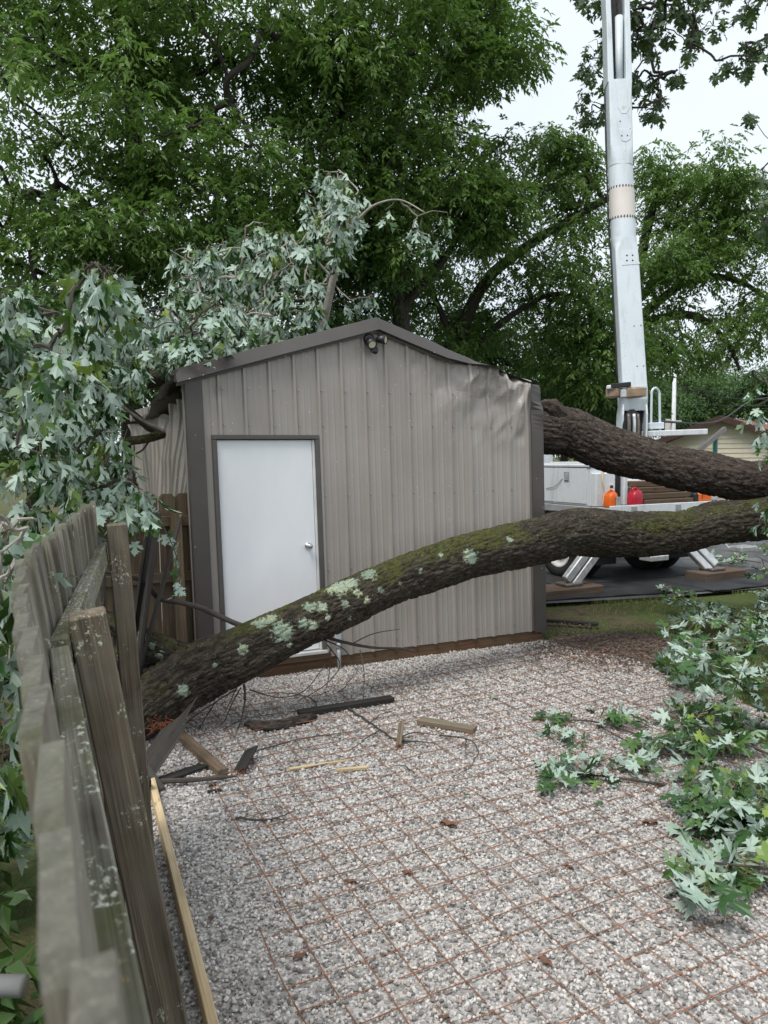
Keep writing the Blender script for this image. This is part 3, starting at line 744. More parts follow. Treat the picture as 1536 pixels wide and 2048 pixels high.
# ------------------------------------------------------------------ fences
bh = np.array([bd[0], bd[1], 0.]); bl = np.array([-bd[1], bd[0], 0.])          # along the fence / to its left
fb0 = np.array([*PADL1, 0]) + bl * .20                                           # base line of the pickets
def fbase(Y): return fb0 + bh * ((Y - fb0[1]) / bh[1])
def flean(Y): return np.interp(Y, [0, 1.75, 3.5, 6], [.078, .155, .045, .04])
def fpt(Y, z, off=0.):
    """a point of the fence plane: run position Y, height z, off to its right"""
    b = fbase(Y); k = flean(Y); ax = nrm(np.array([0, 0, 1.]) + bl * k)
    return b + ax * z - bl * off
fence = thing('picket_fence', 'weathered grey picket fence leaning outward along the left of the gravel', 'fence', fbase(1.8))
def picket(c, axl, w, t, h, wdir, mat, parent, name='picket', ear=.03, rs=0, bw=1.):
    """dog-eared board: foot point, axis, width direction"""
    r = np.random.default_rng(rs); axl = nrm(axl); wdir = nrm(wdir - axl * (wdir @ axl)); nd = np.cross(axl, wdir)
    hw = w / 2; prof = [(-hw, 0), (hw, 0), (hw, h * .5), (hw, h - ear), (hw - ear, h), (-hw + ear, h), (-hw, h - ear), (-hw, h * .5)]
    bow = r.normal(0, .006) * bw; tw = r.normal(0, .004) * bw
    V, G = [], []
    for s in (-1, 1):
        for x, y in prof:
            o = bow * math.sin(y / h * 3.14) + tw * x / hw * y / h
            V.append(c + wdir * x + axl * y + nd * (s * t / 2 + o)); G.append((y, x, s * t / 2))
    n = len(prof)
    F = [(0, 1, 2, 7), (7, 2, 3, 6), (6, 3, 4, 5)]; F = [f[::-1] for f in F] + [tuple(i + n for i in f) for f in F]
    F += [(i, (i + 1) % n, n + (i + 1) % n, n + i) for i in range(n)]
    return obj(name, V, F, [mat, 'end_grain'], parent, gc=G, fm=[0] * 6 + [1 if i in (3, 4, 5) else 0 for i in range(n)])
rr = np.random.default_rng(5); Y = -.35; k = 0
while Y < 3.62:
    h = 1.82 + rr.normal(0, .004); ax = nrm(np.array([0, 0, 1.]) + bl * (flean(Y) + rr.normal(0, .0015)))
    picket(fbase(Y) - ax * 0 + bl * (.012 + rr.normal(0, .0012)), ax, .139 + rr.normal(0, .001), .017, h, bh, 'fence_wood', fence, ear=.011, rs=k, bw=.3)
    Y += .1415 * bh[1] * (1 + rr.normal(0, .006)); k += 1
for (ya, yb, z0) in ((-.4, 1.80, 1.558), (1.81, 3.60, 1.575)):
    P = [fpt(y, z0 + (.02 if i else 0) * 0, .022) for i, y in enumerate((ya, yb))]
    V, F, G = bar(P[0], P[1], .042, .089, up=nrm(np.array([0, 0, 1.]) + bl * flean((ya + yb) / 2)), ch=.004); obj('rail', V, F, 'rail_wood', fence, gc=G)
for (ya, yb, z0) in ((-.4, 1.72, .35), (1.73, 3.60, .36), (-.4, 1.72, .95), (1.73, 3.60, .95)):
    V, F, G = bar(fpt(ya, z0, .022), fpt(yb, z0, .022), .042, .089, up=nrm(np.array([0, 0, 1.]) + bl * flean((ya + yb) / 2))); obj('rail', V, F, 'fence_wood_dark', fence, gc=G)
for y, ht in ((-.25, 1.62), (1.88, 1.66), (3.50, 1.715)):
    base = fpt(y, -.05, .088); top = fpt(y, ht, .088)
    V, F, G = bar(base, top, .089, .089, up=bh, ch=.005); obj('post', V, F, 'post_wood', fence, gc=G)

# brown return panel between fence and shed corner
rp = thing('return_fence', 'short brown dog-eared fence panel against the shed corner', 'fence', S(-.45, .12, 0))
for k in range(6):
    c = S(-.075 - k * .143, .14, 0); c[2] = 0
    picket(c, np.array([rr.normal(0, .004), 0, 1.]), .137, .018, 1.71 + rr.normal(0, .008), e1s, 'fence_wood_brown', rp, rs=100 + k)
for z in (.35, .98, 1.47):
    V, F, G = bar(S(-.93, .095, z), S(.0, .095, z), .038, .089); obj('rail', V, F, 'fence_wood_brown', rp, gc=G)
V, F, G = bar(S(-.135, .04, 0), S(-.135, .04, 1.56), .089, .089, up=e1s, ch=.006); obj('post', V, F, 'fence_wood_brown', rp, gc=G)

# pickets torn out of the run, leaning every way between the stem and the brown panel; their shadow is put into the dark wood
BP = [((205, 1000), (212, 1260), 5.9, 5.7, 'dark broken picket standing farthest left behind the fence post'), ((226, 1003), (232, 1300), 5.75, 5.6, 'dark broken picket standing just left of the second fence post'),
      ((256, 1004), (250, 1290), 5.65, 5.5, 'dark broken picket standing just right of the second fence post'), ((306, 1014), (262, 1300), 5.75, 5.3, 'dark broken picket leaning left, nearest the post'),
      ((318, 1022), (278, 1330), 5.6, 5.25, 'grey edged broken picket leaning between two others'), ((362, 1032), (285, 1320), 5.85, 5.35, 'dark broken picket leaning farthest right toward the shed')]
for i, (a, b, Ya, Yb, lab) in enumerate(BP):
    p0, p1 = at(*b, Yb), at(*a, Ya); L = np.linalg.norm(p1 - p0)
    ax = nrm(p1 - p0); gl = max(0, p0[2] - .02); p0 = p0 - ax * gl / max(.3, ax[2]); L = np.linalg.norm(p1 - p0)
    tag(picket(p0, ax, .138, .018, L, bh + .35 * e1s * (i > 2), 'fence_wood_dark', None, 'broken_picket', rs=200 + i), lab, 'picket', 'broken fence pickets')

# new pine form board along the pad
P0, P1 = np.array([*(PADL1 - bd * 1.4), .045]), np.array([*PADL0, .045])
V, F, G = bar(P0, P1, .038, .088, ch=.003); obj('form_board', V, F, 'lumber_new', gc=G, label='long pale new pine form board edging the gravel beside the fence', cat='board')
q0, q1 = gp(300, 1570, .05), gp(278, 1478, .05)
V, F, G = bar(q0 + bl * .02, q1 + bl * .02, .038, .088, ch=.003); obj('form_board', V, F, 'lumber_new', gc=G, label='short piece of pale form board sticking out under the mossy stem', cat='board')
V, F, G = bar(gp(293, 1592, -.02), gp(291, 1560, .16), .06, .03, up=E2); obj('stake', V, F, 'plank_black', gc=G, label='short dark stake at the end of the pale form board', cat='stake')
# galvanised pipe of the neighbour's wire fence
pa, pb = at(48, 1972, 1.42), at(-900, 1965, 1.5)
pt = thing('fence_pipe', 'galvanized steel top rail pipe outside the near fence', 'pipe', (pa[0] - .3, pa[1], 0))
V, F, G = tube([pa, (pa + pb) / 2, pb], .021, 16); obj('pipe', V, F, 'galv', pt, smooth=True)
V, F, G = tube([(pa[0] - .9, pa[1] + .02, 0), (pa[0] - .9, pa[1] + .02, pa[2] + .02)], .024, 16); obj('post', V, F, 'galv', pt, smooth=True)

# ------------------------------------------------------------------ boards and bits on the gravel
def board(name, a, b, w, t, mat, label, cat='board', za=None, zb=None, roll=0., taper=None, group=None, tipmat=None, ch=.004):
    p0, p1 = gp(*a, za if za is not None else t / 2 + .02), gp(*b, zb if zb is not None else t / 2 + .02)
    x, y, z = frame(p1 - p0); y2 = y * math.cos(roll) + z * math.sin(roll); z2 = np.cross(x, y2)
    V, F, L = cbox((p0 + p1) / 2, [x, y2, z2], (np.linalg.norm(p1 - p0) / 2, w / 2, t / 2), ch)
    if taper: # a broken, pointed end
        k = L[:, 0] > 0; V[k] -= np.outer(L[k, 1], y2) * taper + np.outer(np.sign(L[k, 1]) * (L[k, 1] > 0) * w * .9, x)
    o = obj(name, V, F, mat, gc=L + np.array([a[0] * .01, 0, 0]), label=label, cat=cat, group=group)
    if tipmat:                                   # torn fibres at the end, a part
        r = np.random.default_rng(int(a[0])); m = MB()
        for q in range(26):
            c = p1 + y2 * r.uniform(-.45, .45) * w * (1 - (taper or 0)) + z2 * r.uniform(-.4, .4) * t
            T, Fm, Gm = tube([c - x * .03, c + x * r.uniform(.01, .05) + y2 * r.normal(0, .008) + z2 * r.normal(0, .008)], [.003, .0008], 4); m.add(T, Fm, Gm)
        m.build('torn_fibres', tipmat, o)
    return o
board('plank', (597, 1427), (785, 1397), .085, .04, 'plank_black', 'long black plank lying on gravel below the shed skid')
board('lumber_block', (838, 1441), (950, 1460), .085, .040, 'block_wood', 'short mossy brown lumber block lying alone on the gravel')
board('lumber_block', (352, 1462), (446, 1545), .07, .045, 'fence_wood_brown', 'brown lumber offcut slanting out from under the mossy stem')
board('picket_shard', (503, 1497), (478, 1543), .11, .017, 'plank_black', 'short black picket shard with orange torn edge on gravel', 'shard', tipmat='red_heartwood', za=.09, zb=.03, roll=.5)
board('picket_shard', (408, 1530), (320, 1560), .12, .017, 'plank_black', 'flat black picket shard with torn orange end near form board', 'shard', tipmat='red_heartwood', roll=.2)
board('picket_shard', (803, 1444), (797, 1492), .07, .016, 'block_wood', 'small upright brown picket shard stuck in the gravel', 'shard', za=.16, zb=.03, tipmat='red_heartwood', roll=1.0)
board('splinter', (578, 1538), (700, 1520), .022, .014, 'splinter_wood', 'long thin pale wood splinter lying on the gravel', 'splinter', taper=.7)
board('splinter', (735, 1535), (672, 1541), .03, .02, 'splinter_wood', 'shorter pale wood splinter beside the long one', 'splinter', taper=.6)
V, F, G = tube(crom([gp(322, 1562, .05), gp(380, 1560, .05), gp(430, 1556, .045), gp(474, 1552, .04)], 14), [.016] * 6 + [.014] * 5 + [.011, .008, .004], 7)
obj('stick', V, F, 'twig_bark', gc=G, label='straight dark stick lying before the flat black shard', cat='stick')
for a, b, l in (((418, 1572), (432, 1569), 'tiny black wood chip left of its twin on gravel'), ((415, 1583), (443, 1580), 'tiny black wood chip nearest the form board on gravel')):
    board('wood_chip', a, b, .02, .014, 'plank_black', l, 'chip')
# leaning torn picket with a sharp point, in front of the stem
p0, p1 = at(283, 1560, 4.45), at(396, 1392, 4.75)
x = nrm(p1 - p0); L = np.linalg.norm(p1 - p0); y = nrm(np.cross(x, [0.15, -1, .1])); n_ = np.cross(x, y); w = .075
prof = [(-.05, -w), (-.05, w * .7), (L * .45, w * .75), (L * .7, w * .55), (L * .66, w * .25), (L, 0.), (L * .72, -w * .35), (L * .5, -w)]
V = [p0 + x * a + y * b + n_ * s * .009 for s in (-1, 1) for a, b in prof]; n = len(prof)
F = [tuple(range(n)), tuple(range(2 * n - 1, n - 1, -1))] + [(i, n + i, n + (i + 1) % n, (i + 1) % n) for i in range(n)]
obj('broken_picket', V, F, 'fence_wood_dark', gc=[(a, b, s) for s in (-1, 1) for a, b in prof], label='split pointed picket leaning up in front of the mossy stem', cat='picket', group='broken fence pickets')
p0, p1 = at(240, 1470, 4.6), at(318, 1590, 4.35)
V, F, G = bar(p0, np.array([p1[0], p1[1], max(.03, p1[2])]), .09, .02); obj('broken_picket', V, F, 'fence_wood_dark', gc=G, label='dark picket piece wedged low behind the near fence post', cat='picket', group='broken fence pickets')
# bark chunk
P = crom([gp(490, 1446, .05), gp(540, 1450, .055), gp(590, 1440, .05), gp(634, 1430, .05)], 40)
V, F, G = tube(P, .045 * np.r_[np.linspace(.35, 1, 6), np.ones(28), np.linspace(1, .3, 6)], 22)
nv = nrm(V - np.repeat(np.vstack([P]), 22, 0)[:len(V)]); V = V + nv * ((vnoise(G * np.array([25, 60, 60]), 3) - .5) * .03)[:, None]; V[:, 2] = np.maximum(V[:, 2] * .8, .01)
obj('bark_chunk', V, F, 'bark_brown', gc=G, attrs={'plate': vnoise(G * 60, 5), 'moss': 0 * V[:, 0], 'lich': 0 * V[:, 0]}, label='rough dark slab of bark lying beside the black plank', cat='bark')
# twigs and small limbs on the gravel
def twig(pts, r0, label, mat='twig_bark', subs=(), zs=None):
    Z = zs or [.03] * len(pts)
    root = thing('twig', label, 'twig', gp(*pts[0]))
    P = crom([gp(*p, z) for p, z in zip(pts, Z)], 5 * len(pts)); P[:, :2] += rr.normal(0, .004, (len(P), 2))
    V, F, G = tube(P, np.linspace(r0, r0 * .35, len(P)), 6); obj('stem', V, F, mat, root, gc=G)
    for sp in subs:
        Q = crom([gp(*p, .03 + .02 * (i > 0)) for i, p in enumerate(sp)], 4 * len(sp)); Q[:, :2] += rr.normal(0, .004, (len(Q), 2))
        V, F, G = tube(Q, np.linspace(r0 * .6, r0 * .25, len(Q)), 5); obj('side_shoot', V, F, mat, root, gc=G)
twig([(472, 1635), (520, 1640), (545, 1637), (592, 1622)], .008, 'thin brown twig lying alone on the near gravel', subs=[((545, 1637), (575, 1640))])
twig([(690, 1412), (740, 1445), (790, 1478), (835, 1483), (870, 1486)], .010, 'long forked twig reaching toward the lumber block', subs=[((740, 1445), (760, 1430), (790, 1420)), ((790, 1478), (830, 1465), (878, 1470)), ((760, 1460), (735, 1475), (700, 1500))])
twig([(880, 1470), (935, 1478), (956, 1500), (940, 1535), (905, 1552)], .006, 'curled thin twig looping right of the lumber block', zs=[.03, .08, .1, .06, .03], subs=[((935, 1478), (930, 1505), (950, 1515))])
twig([(500, 1505), (590, 1480), (650, 1470), (720, 1462)], .006, 'thin twig lying between the splinter and bark slab', subs=[((590, 1480), (610, 1500), (680, 1490)), ((650, 1470), (690, 1480))])
twig([(640, 1420), (620, 1395), (560, 1385), (500, 1390)], .006, 'thin twig lying under the mossy stem behind the plank', subs=[((620, 1395), (660, 1380), (690, 1350)), ((560, 1385), (530, 1400))])
twig([(830, 1545), (800, 1530), (760, 1545)], .004, 'short thin twig on mid gravel right of the splinters')
twig([(680, 1385), (700, 1360), (716, 1330)], .005, 'fine twig lying by the shed skid', zs=[.03, .06, .05])

# ------------------------------------------------------------------ maple leaves
A0, M1, M2, TT = (0, 0), (0, .22), (0, .43), (0, 1.0)
H_ = dict(P0=(.10, -.06), P1=(.36, -.06), P1b=(.27, .03), S1=(.18, .14), P2=(.38, .17), P2t=(.50, .21), P2b=(.48, .30), P3=(.70, .50), P3b=(.52, .46), P4t=(.50, .54), P4=(.34, .43), S2=(.095, .36), P5a=(.19, .55), P5=(.36, .68), P5b=(.21, .68), P6=(.24, .83), P6b=(.11, .80))
def leaf_tmpl(curl, fold, droop, seed, two=True):
    r = np.random.default_rng(seed); pts, idx = [], {}
    def P(k, p): idx[k] = len(pts); pts.append(p)
    P('A0', A0); P('M1', M1); P('M2', M2); P('T', TT)
    for s, sx in (('r', 1), ('l', -1)):
        for k, (x, y) in H_.items(): P(k + s, (sx * x * (1 + r.normal(0, .06)), y + r.normal(0, .015)))
    F = []
    for s in 'rl':
        q = lambda *a: tuple(idx[k if k in ('A0', 'M1', 'M2', 'T') else k + s] for k in a)
        tr = [q(*k.split()) for k in ('A0 P0 S1', 'P0 P1 P1b', 'P0 P1b S1', 'A0 S1 M1', 'M1 S1 S2', 'S1 P2 P4', 'P2 P2t P2b', 'P2 P2b P4', 'P2b P3 P3b', 'P2b P3b P4', 'P3b P4t P4', 'S1 P4 S2', 'M1 S2 M2', 'M2 S2 P5a', 'P5a P5 P5b', 'M2 P5a P5b', 'M2 P5b P6b', 'P5b P6 P6b', 'M2 P6b T')]
        F += tr if s == 'r' else [t[::-1] for t in tr]
    p = np.array(pts); x, y = p[:, 0], p[:, 1]
    z = fold * np.abs(x) - droop * np.maximum(y, 0) ** 2 - curl * x ** 2 * 1.5 + r.normal(0, .015, len(p))
    V = np.stack([x, y, z], -1); F = np.array(F); n = len(V)
    fm = np.zeros(len(F), int)
    if two: V = np.vstack([V, V + [0, 0, -.012]]); F = np.vstack([F, F[:, ::-1] + n]); fm = np.r_[fm, fm + 1]
    # petiole
    b = len(V); pv = []
    for t_ in (0, .25, .5):
        for k in range(3):
            a = k * 2.094; pv.append((.012 * math.cos(a), -t_ * .9, .012 * math.sin(a) - .006 + t_ ** 2 * .5))
    V = np.vstack([V, pv]); pf = []
    for i in range(2):
        for k in range(3):
            a0, a1 = b + i * 3 + k, b + i * 3 + (k + 1) % 3; pf += [(a0, a1, a1 + 3), (a0, a1 + 3, a0 + 3)]
    F = np.vstack([F, pf]); fm = np.r_[fm, np.full(len(pf), 2 if two else 0)]
    return V, F, fm
def limp(seed):                        # a wilted leaf: lobes hang together, pale back outward
    V, F, fm = leaf_tmpl(0, 0, .1, seed); r = np.random.default_rng(seed); k = V[:, 1] > -.06
    x = V[:, 0].copy(); V[k, 1] += .38 * np.abs(x[k]); V[k, 0] *= r.uniform(.45, .66); V[k, 2] += .75 * np.abs(x[k]) * (.7 + .5 * r.random()) + .10 * np.sin(V[k, 1] * 5 + seed)
    return V, F, fm
LT = [leaf_tmpl(.25, .16, .22, 1), leaf_tmpl(.05, .30, .40, 2), leaf_tmpl(-.15, .05, .15, 3), leaf_tmpl(.4, .35, .55, 4), leaf_tmpl(.5, .45, .30, 5), limp(6), limp(7), limp(8), limp(9), limp(10), limp(11)]
LT1 = [leaf_tmpl(.25, .16, .22, 1, False), leaf_tmpl(.05, .3, .4, 2, False), leaf_tmpl(.4, .35, .55, 4, False)]
LMATS = ['maple_top', 'maple_under', 'petiole']
LMESH = {}
def leafmesh(t, q, mats):
    k = (t, q, tuple(mats))
    if k not in LMESH:
        V, F, fm = LT[t]; LMESH[k] = mesh('leaf', V, F, mats, fm, attrs={'rnd': np.full(len(V), (q + .5) / 8)})
    return LMESH[k]
class Leaves:
    def __init__(s): s.p, s.y, s.n, s.sc, s.t, s.r = [], [], [], [], [], []
    def add(s, p, y, n, sc, t, r):
        y = nrm(y); n = np.asarray(n, float); n = nrm(n - y * (n @ y))
        s.p.append(p); s.y.append(y); s.n.append(n); s.sc.append(sc); s.t.append(t); s.r.append(r)
    def frames(s):
        y, n = np.array(s.y), np.array(s.n); x = np.cross(y, n); return np.stack([x, y, n], 1)      # rows
    def build(s, parent, mats=LMATS, nobj=300, tm=None, stuff='foliage', lab=None):
        if not s.p: return
        p, R3, sc, t, r = np.array(s.p), s.frames(), np.array(s.sc), np.array(s.t), np.array(s.r)
        q = prj(p); siz = sc / np.maximum(q[:, 2], .3); vis = (q[:, 0] > -30) & (q[:, 0] < 1566) & (q[:, 1] > -30) & (q[:, 1] < 2078) & (q[:, 2] > .2)
        order = np.argsort(-siz * vis); own = np.zeros(len(p), bool); own[order[:nobj]] = True
        for i in np.where(own)[0]:
            mw = Matrix(((R3[i, 0, 0] * sc[i], R3[i, 1, 0] * sc[i], R3[i, 2, 0] * sc[i], p[i, 0]), (R3[i, 0, 1] * sc[i], R3[i, 1, 1] * sc[i], R3[i, 2, 1] * sc[i], p[i, 1]), (R3[i, 0, 2] * sc[i], R3[i, 1, 2] * sc[i], R3[i, 2, 2] * sc[i], p[i, 2]), (0, 0, 0, 1)))
            piece('leaf', leafmesh(int(t[i]), min(7, int(r[i] * 8)), mats), parent, mw)
        Vs, Fs, Ms, Rs, nn = [], [], [], [], 0; TM = tm or LT
        for k in range(len(TM)):
            i = np.where(~own & (t % len(TM) == k))[0]
            if not len(i): continue
            V, F, fm = TM[k]; W = np.einsum('vk,lkc->lvc', V, R3[i]) * sc[i][:, None, None] + p[i][:, None]
            Vs.append(W.reshape(-1, 3)); Fs.append((F[None] + (np.arange(len(i)) * len(V))[:, None, None]).reshape(-1, 3) + nn); nn += len(i) * len(V)
            Ms.append(np.tile(fm, len(i))); Rs.append(np.repeat(r[i], len(V)))
        if Vs: obj(stuff, np.vstack(Vs), np.vstack(Fs), mats, parent, fm=np.concatenate(Ms), attrs={'rnd': np.concatenate(Rs)}, kind='stuff')

def hang(LV, c, r, size, m=7, out=.45, under=.8, spread=.06, bright=.25, n_t=5):
    """an umbrella of limp leaves hanging from a twig tip, mostly showing pale undersides"""
    a0 = r.uniform(0, 6.28)
    for i in range(m):
        a = a0 + i * 6.283 / m + r.normal(0, .4); o = np.array([math.cos(a), math.sin(a), 0]); s = size * r.uniform(.7, 1.2)
        y = o * out * r.uniform(.2, 1.5) + np.array([0, 0, -1.]) + r.normal(0, .18, 3)
        n = -o if r.random() < under else o
        LV.add(c + o * spread * r.uniform(.5, 1.6) + np.array([0, 0, -.02 - r.uniform(0, .2)]), y, n + r.normal(0, .3, 3), s, int(r.integers(0, n_t)) if n_t < 5 or r.random() < .14 else int(r.integers(5, 11)), np.clip(r.normal(.45, .25) + (bright if r.random() < .15 else 0), 0, .999))

def grow(nodes, par, targets, r, jit=.12, seg=3, sag=.0):
    """join every target to the nearest older node with a bent twig; returns chains"""
    nodes = [np.asarray(n, float) for n in nodes]; par = list(par); n0 = len(nodes); chains = []
    T = np.asarray(targets); D = np.min(np.linalg.norm(T[:, None] - np.array(nodes)[None], axis=2), 1)
    for k in np.argsort(D):
        A = np.array(nodes); d = np.linalg.norm(A - T[k], axis=1) + .35 * np.maximum(0, A[:, 2] - T[k][2]); j = int(np.argmin(d))
        p0, p1 = nodes[j], T[k]; L = np.linalg.norm(p1 - p0); ch = [j]; prev = j
        for q in range(1, seg + 1):
            f = q / seg; p = p0 + (p1 - p0) * f + (r.normal(0, jit * L, 3) * (q < seg)) + np.array([0, 0, sag * L * math.sin(f * 3.14)])
            nodes.append(p); par.append(prev); prev = len(nodes) - 1; ch.append(prev)
        chains.append(ch)
    load = np.zeros(len(nodes))
    for i in range(len(nodes) - 1, -1, -1):
        load[i] += 1 if i >= n0 else 0
        if par[i] >= 0: load[par[i]] += load[i]
    return nodes, chains, load
def twigs_mesh(nodes, chains, load, r0, rmax, k=5, pw=.5):
    parts = []
    G = []
    for ch in chains:
        P = np.array([nodes[i] for i in ch]); rad_ = np.minimum(rmax, r0 * np.maximum(load[ch], 1) ** pw); rad_[0] = min(rad_[0], rad_[1] * 1.15)
        Q = crom(P, 3 * (len(P) - 1) + 1); R_ = np.interp(np.linspace(0, 1, len(Q)), np.linspace(0, 1, len(P)), rad_)
        V, F, g = tube(Q, R_, k, cap=False); parts.append((V, F)); G.append(g)
    V, F = soup(parts); return V, F, np.vstack(G)
# ------------------------------------------------------------------ the fallen silver maple
ft = thing('fallen_tree', 'fallen mossy silver maple lying across the shed and through the fence', 'tree', (8.3, 9.6, 0))
def bark_tube(name, pts, Ys, diam, mat, nl, nk, amp=.016, moss=0., lich=(), seed=3, lump=.05, extra=None, fr=(11, 34)):
    P = np.array([at(u, v, y) for (u, v), y in zip(pts, Ys)]).reshape(-1, 3)
    D = .955 * np.array(diam, float) * np.array(Ys, float) / FPX
    if extra is not None:
        P = np.vstack([P, [e[:3] for e in extra]]); D = np.r_[D, [e[3] for e in extra]]
    Q = crom(P, nl); Rr = np.interp(np.linspace(0, 1, nl), np.linspace(0, 1, len(P)), D / 2)
    V, F, G = tube(Q, Rr, nk, cap=False); C = np.repeat(Q, nk, 0); N = nrm(V - C)
    al, ac = fr
    big = (fbm(np.stack([G[:, 0] * 2.2, G[:, 1] * 5, G[:, 2] * 5], -1), seed) - .5) * lump * 2
    w = fbm(G * 6, seed + 5) * 1.6
    n = vnoise(np.stack([G[:, 0] * al + w, G[:, 1] * ac + w, G[:, 2] * ac], -1), seed + 1); n2 = vnoise(np.stack([G[:, 0] * al * 2.4, G[:, 1] * ac * 2.1 + w, G[:, 2] * ac * 2.1], -1), seed + 2)
    plate = .75 * (1 - np.exp(-(np.abs(2 * n - 1) / .22) ** 2)) + .45 * (1 - np.exp(-(np.abs(2 * n2 - 1) / .25) ** 2))
    V = V + N * (big * Rr.repeat(nk) * 2 + (plate - .6) * amp)[:, None]
    up = N[:, 2] + (fbm(G * 3.2, seed + 8) - .5) * 1.5
    ms = np.clip(sm(up, .1, .9) * sm(fbm(G * 2.1, seed + 12), .38, .58) * moss * 1.35, 0, 1)
    li = np.zeros(len(V)); q = prj(V); fac = np.einsum('ij,ij->i', N, CAM - V) > 0
    for (u, v, rpx) in lich:
        d = np.hypot(q[:, 0] - u, q[:, 1] - v); i = np.argmin(d + 1e4 * ~fac); c = V[i]; rm = rpx * q[i, 2] / FPX
        li = np.maximum(li, np.clip(1.15 - np.linalg.norm(V - c, axis=1) / rm * .75, 0, 1))
    o = obj(name, V, F, mat, ft, gc=G, smooth=True, attrs={'plate': plate, 'moss': ms, 'lich': li})
    return Q, Rr, o
LOW = [(-330, 1560), (60, 1478), (255, 1428), (300, 1405), (400, 1344), (490, 1302), (600, 1250), (700, 1203), (800, 1158), (950, 1110), (1085, 1078), (1153, 1064), (1215, 1066), (1290, 1068), (1370, 1061), (1432, 1047), (1525, 1038)]
LY = [4.7, 5.0, 5.2, 5.25, 5.38, 5.5, 5.75, 6.0, 6.3, 6.8, 7.3, 7.5, 7.62, 7.78, 7.95, 8.05, 8.2]
LD = [95, 112, 118, 120, 122, 112, 97, 94, 94, 92, 95, 95, 96, 90, 86, 88, 84]
FORK = [(5.05, 8.55, 1.36, .50), (5.9, 8.95, 1.36, .55)]
lq, lr, low_ob = bark_tube('lower_stem', LOW, LY, LD, 'bark_mossy', 860, 150, .022, 1.0,
    [(676, 1174, 26), (700, 1166, 18), (738, 1150, 17), (566, 1262, 23), (620, 1211, 14), (642, 1214, 12), (606, 1246, 13), (626, 1248, 12), (520, 1245, 18), (542, 1238, 16), (487, 1297, 11), (367, 1381, 13), (942, 1112, 17), (690, 1210, 9), (715, 1185, 10), (735, 1200, 8), (1020, 1078, 8), (655, 1235, 7), (760, 1180, 7), (800, 1165, 6), (580, 1290, 6), (430, 1330, 6), (700, 1235, 6), (840, 1140, 6), (880, 1110, 6)], 3, .055, FORK)
UPP = [(330, 748), (560, 770), (800, 800), (1000, 835), (1088, 858), (1135, 862), (1177, 880), (1240, 906), (1303, 922), (1366, 938), (1430, 950), (1493, 962), (1545, 966)]
UY = [9.75, 9.5, 9.3, 9.1, 9.0, 9.0, 8.98, 8.96, 8.94, 8.92, 8.9, 8.88, 8.86]
UD = [44, 64, 86, 98, 100, 97, 94, 92, 86, 88, 88, 84, 86]
uq, ur, upp_ob = bark_tube('upper_stem', UPP, UY, UD, 'bark_brown', 460, 130, .024, .10, [], 23, .06, [(5.1, 8.8, 1.50, .50), (5.9, 9.0, 1.38, .55)])
bark_tube('trunk', [], [], [], 'bark_brown', 90, 64, .03, .1, [], 33, .06, [(5.5, 8.85, 1.38, .62), (6.4, 9.15, 1.25, .78), (7.4, 9.45, .75, .86), (8.3, 9.7, .28, .95), (8.7, 9.8, .2, 1.0)])
V, F, G = tube(crom([at(1080, 812, 8.86), at(1098, 810, 8.8), at(1112, 820, 8.8), at(1130, 850, 8.9)], 16), np.linspace(.05, .13, 16), 22)
V = V + (fbm(V * 14, 4)[:, None] - .5) * .05
obj('branch_knob', V, F, 'bark_brown', ft, gc=G, smooth=True, attrs={'plate': vnoise(G * 40, 1), 'moss': 0 * V[:, 0], 'lich': 0 * V[:, 0]})
def limb(pts, Ys, d0, d1, mat='twig_bark', n=40, k=12, name='branch', lich=0.):
    P = crom([at(u, v, y) for (u, v), y in zip(pts, Ys)], n)
    V, F, G = tube(P, np.linspace(d0 / 2, d1 / 2, n), k)
    V[:] += (fbm(V * 30, 9)[:, None] - .5) * min(.02, d0 * .15)
    return obj(name, V, F, mat, ft, gc=G, smooth=True, attrs={'plate': vnoise(G * 50, 7), 'moss': np.full(len(V), .6), 'lich': np.clip(fbm(G * 9, 5) * lich, 0, 1)}), P
bark_tube('limb', [(470, 1330), (400, 1318), (340, 1309), (262, 1314), (150, 1325), (20, 1340)], [5.42, 5.48, 5.5, 5.52, 5.55, 5.6], [56, 58, 56, 50, 46, 42], 'bark_mossy', 170, 56, .014, .9, [(320, 1302, 14)], 53, .05)
bark_tube('limb', [(372, 1312), (320, 1292), (258, 1264), (180, 1228), (60, 1190)], [5.46, 5.5, 5.55, 5.6, 5.7], [42, 46, 44, 40, 36], 'bark_mossy', 150, 50, .012, .5, [(285, 1278, 16), (262, 1262, 12), (305, 1290, 9)], 57, .05)
limb([(520, 1255), (484, 1252), (430, 1228), (400, 1215), (360, 1205), (325, 1200), (310, 1190), (290, 1165), (248, 1150), (200, 1140)], [5.6, 5.6, 5.62, 5.6, 5.6, 5.6, 5.6, 5.55, 5.5, 5.5], .045, .03, n=60)
limb([(484, 1252), (470, 1268)], [5.6, 5.5], .03, .02, n=6)
limb([(645, 1272), (690, 1285), (745, 1295), (800, 1297), (830, 1303)], [5.95, 6.0, 6.1, 6.2, 6.25], .03, .014, n=30)
limb([(700, 1290), (745, 1268), (800, 1258)], [6.02, 6.1, 6.2], .012, .005, n=16, k=6)
limb([(650, 1280), (690, 1300), (705, 1330), (720, 1345)], [5.95, 5.9, 5.85, 5.8], .012, .005, n=16, k=6)
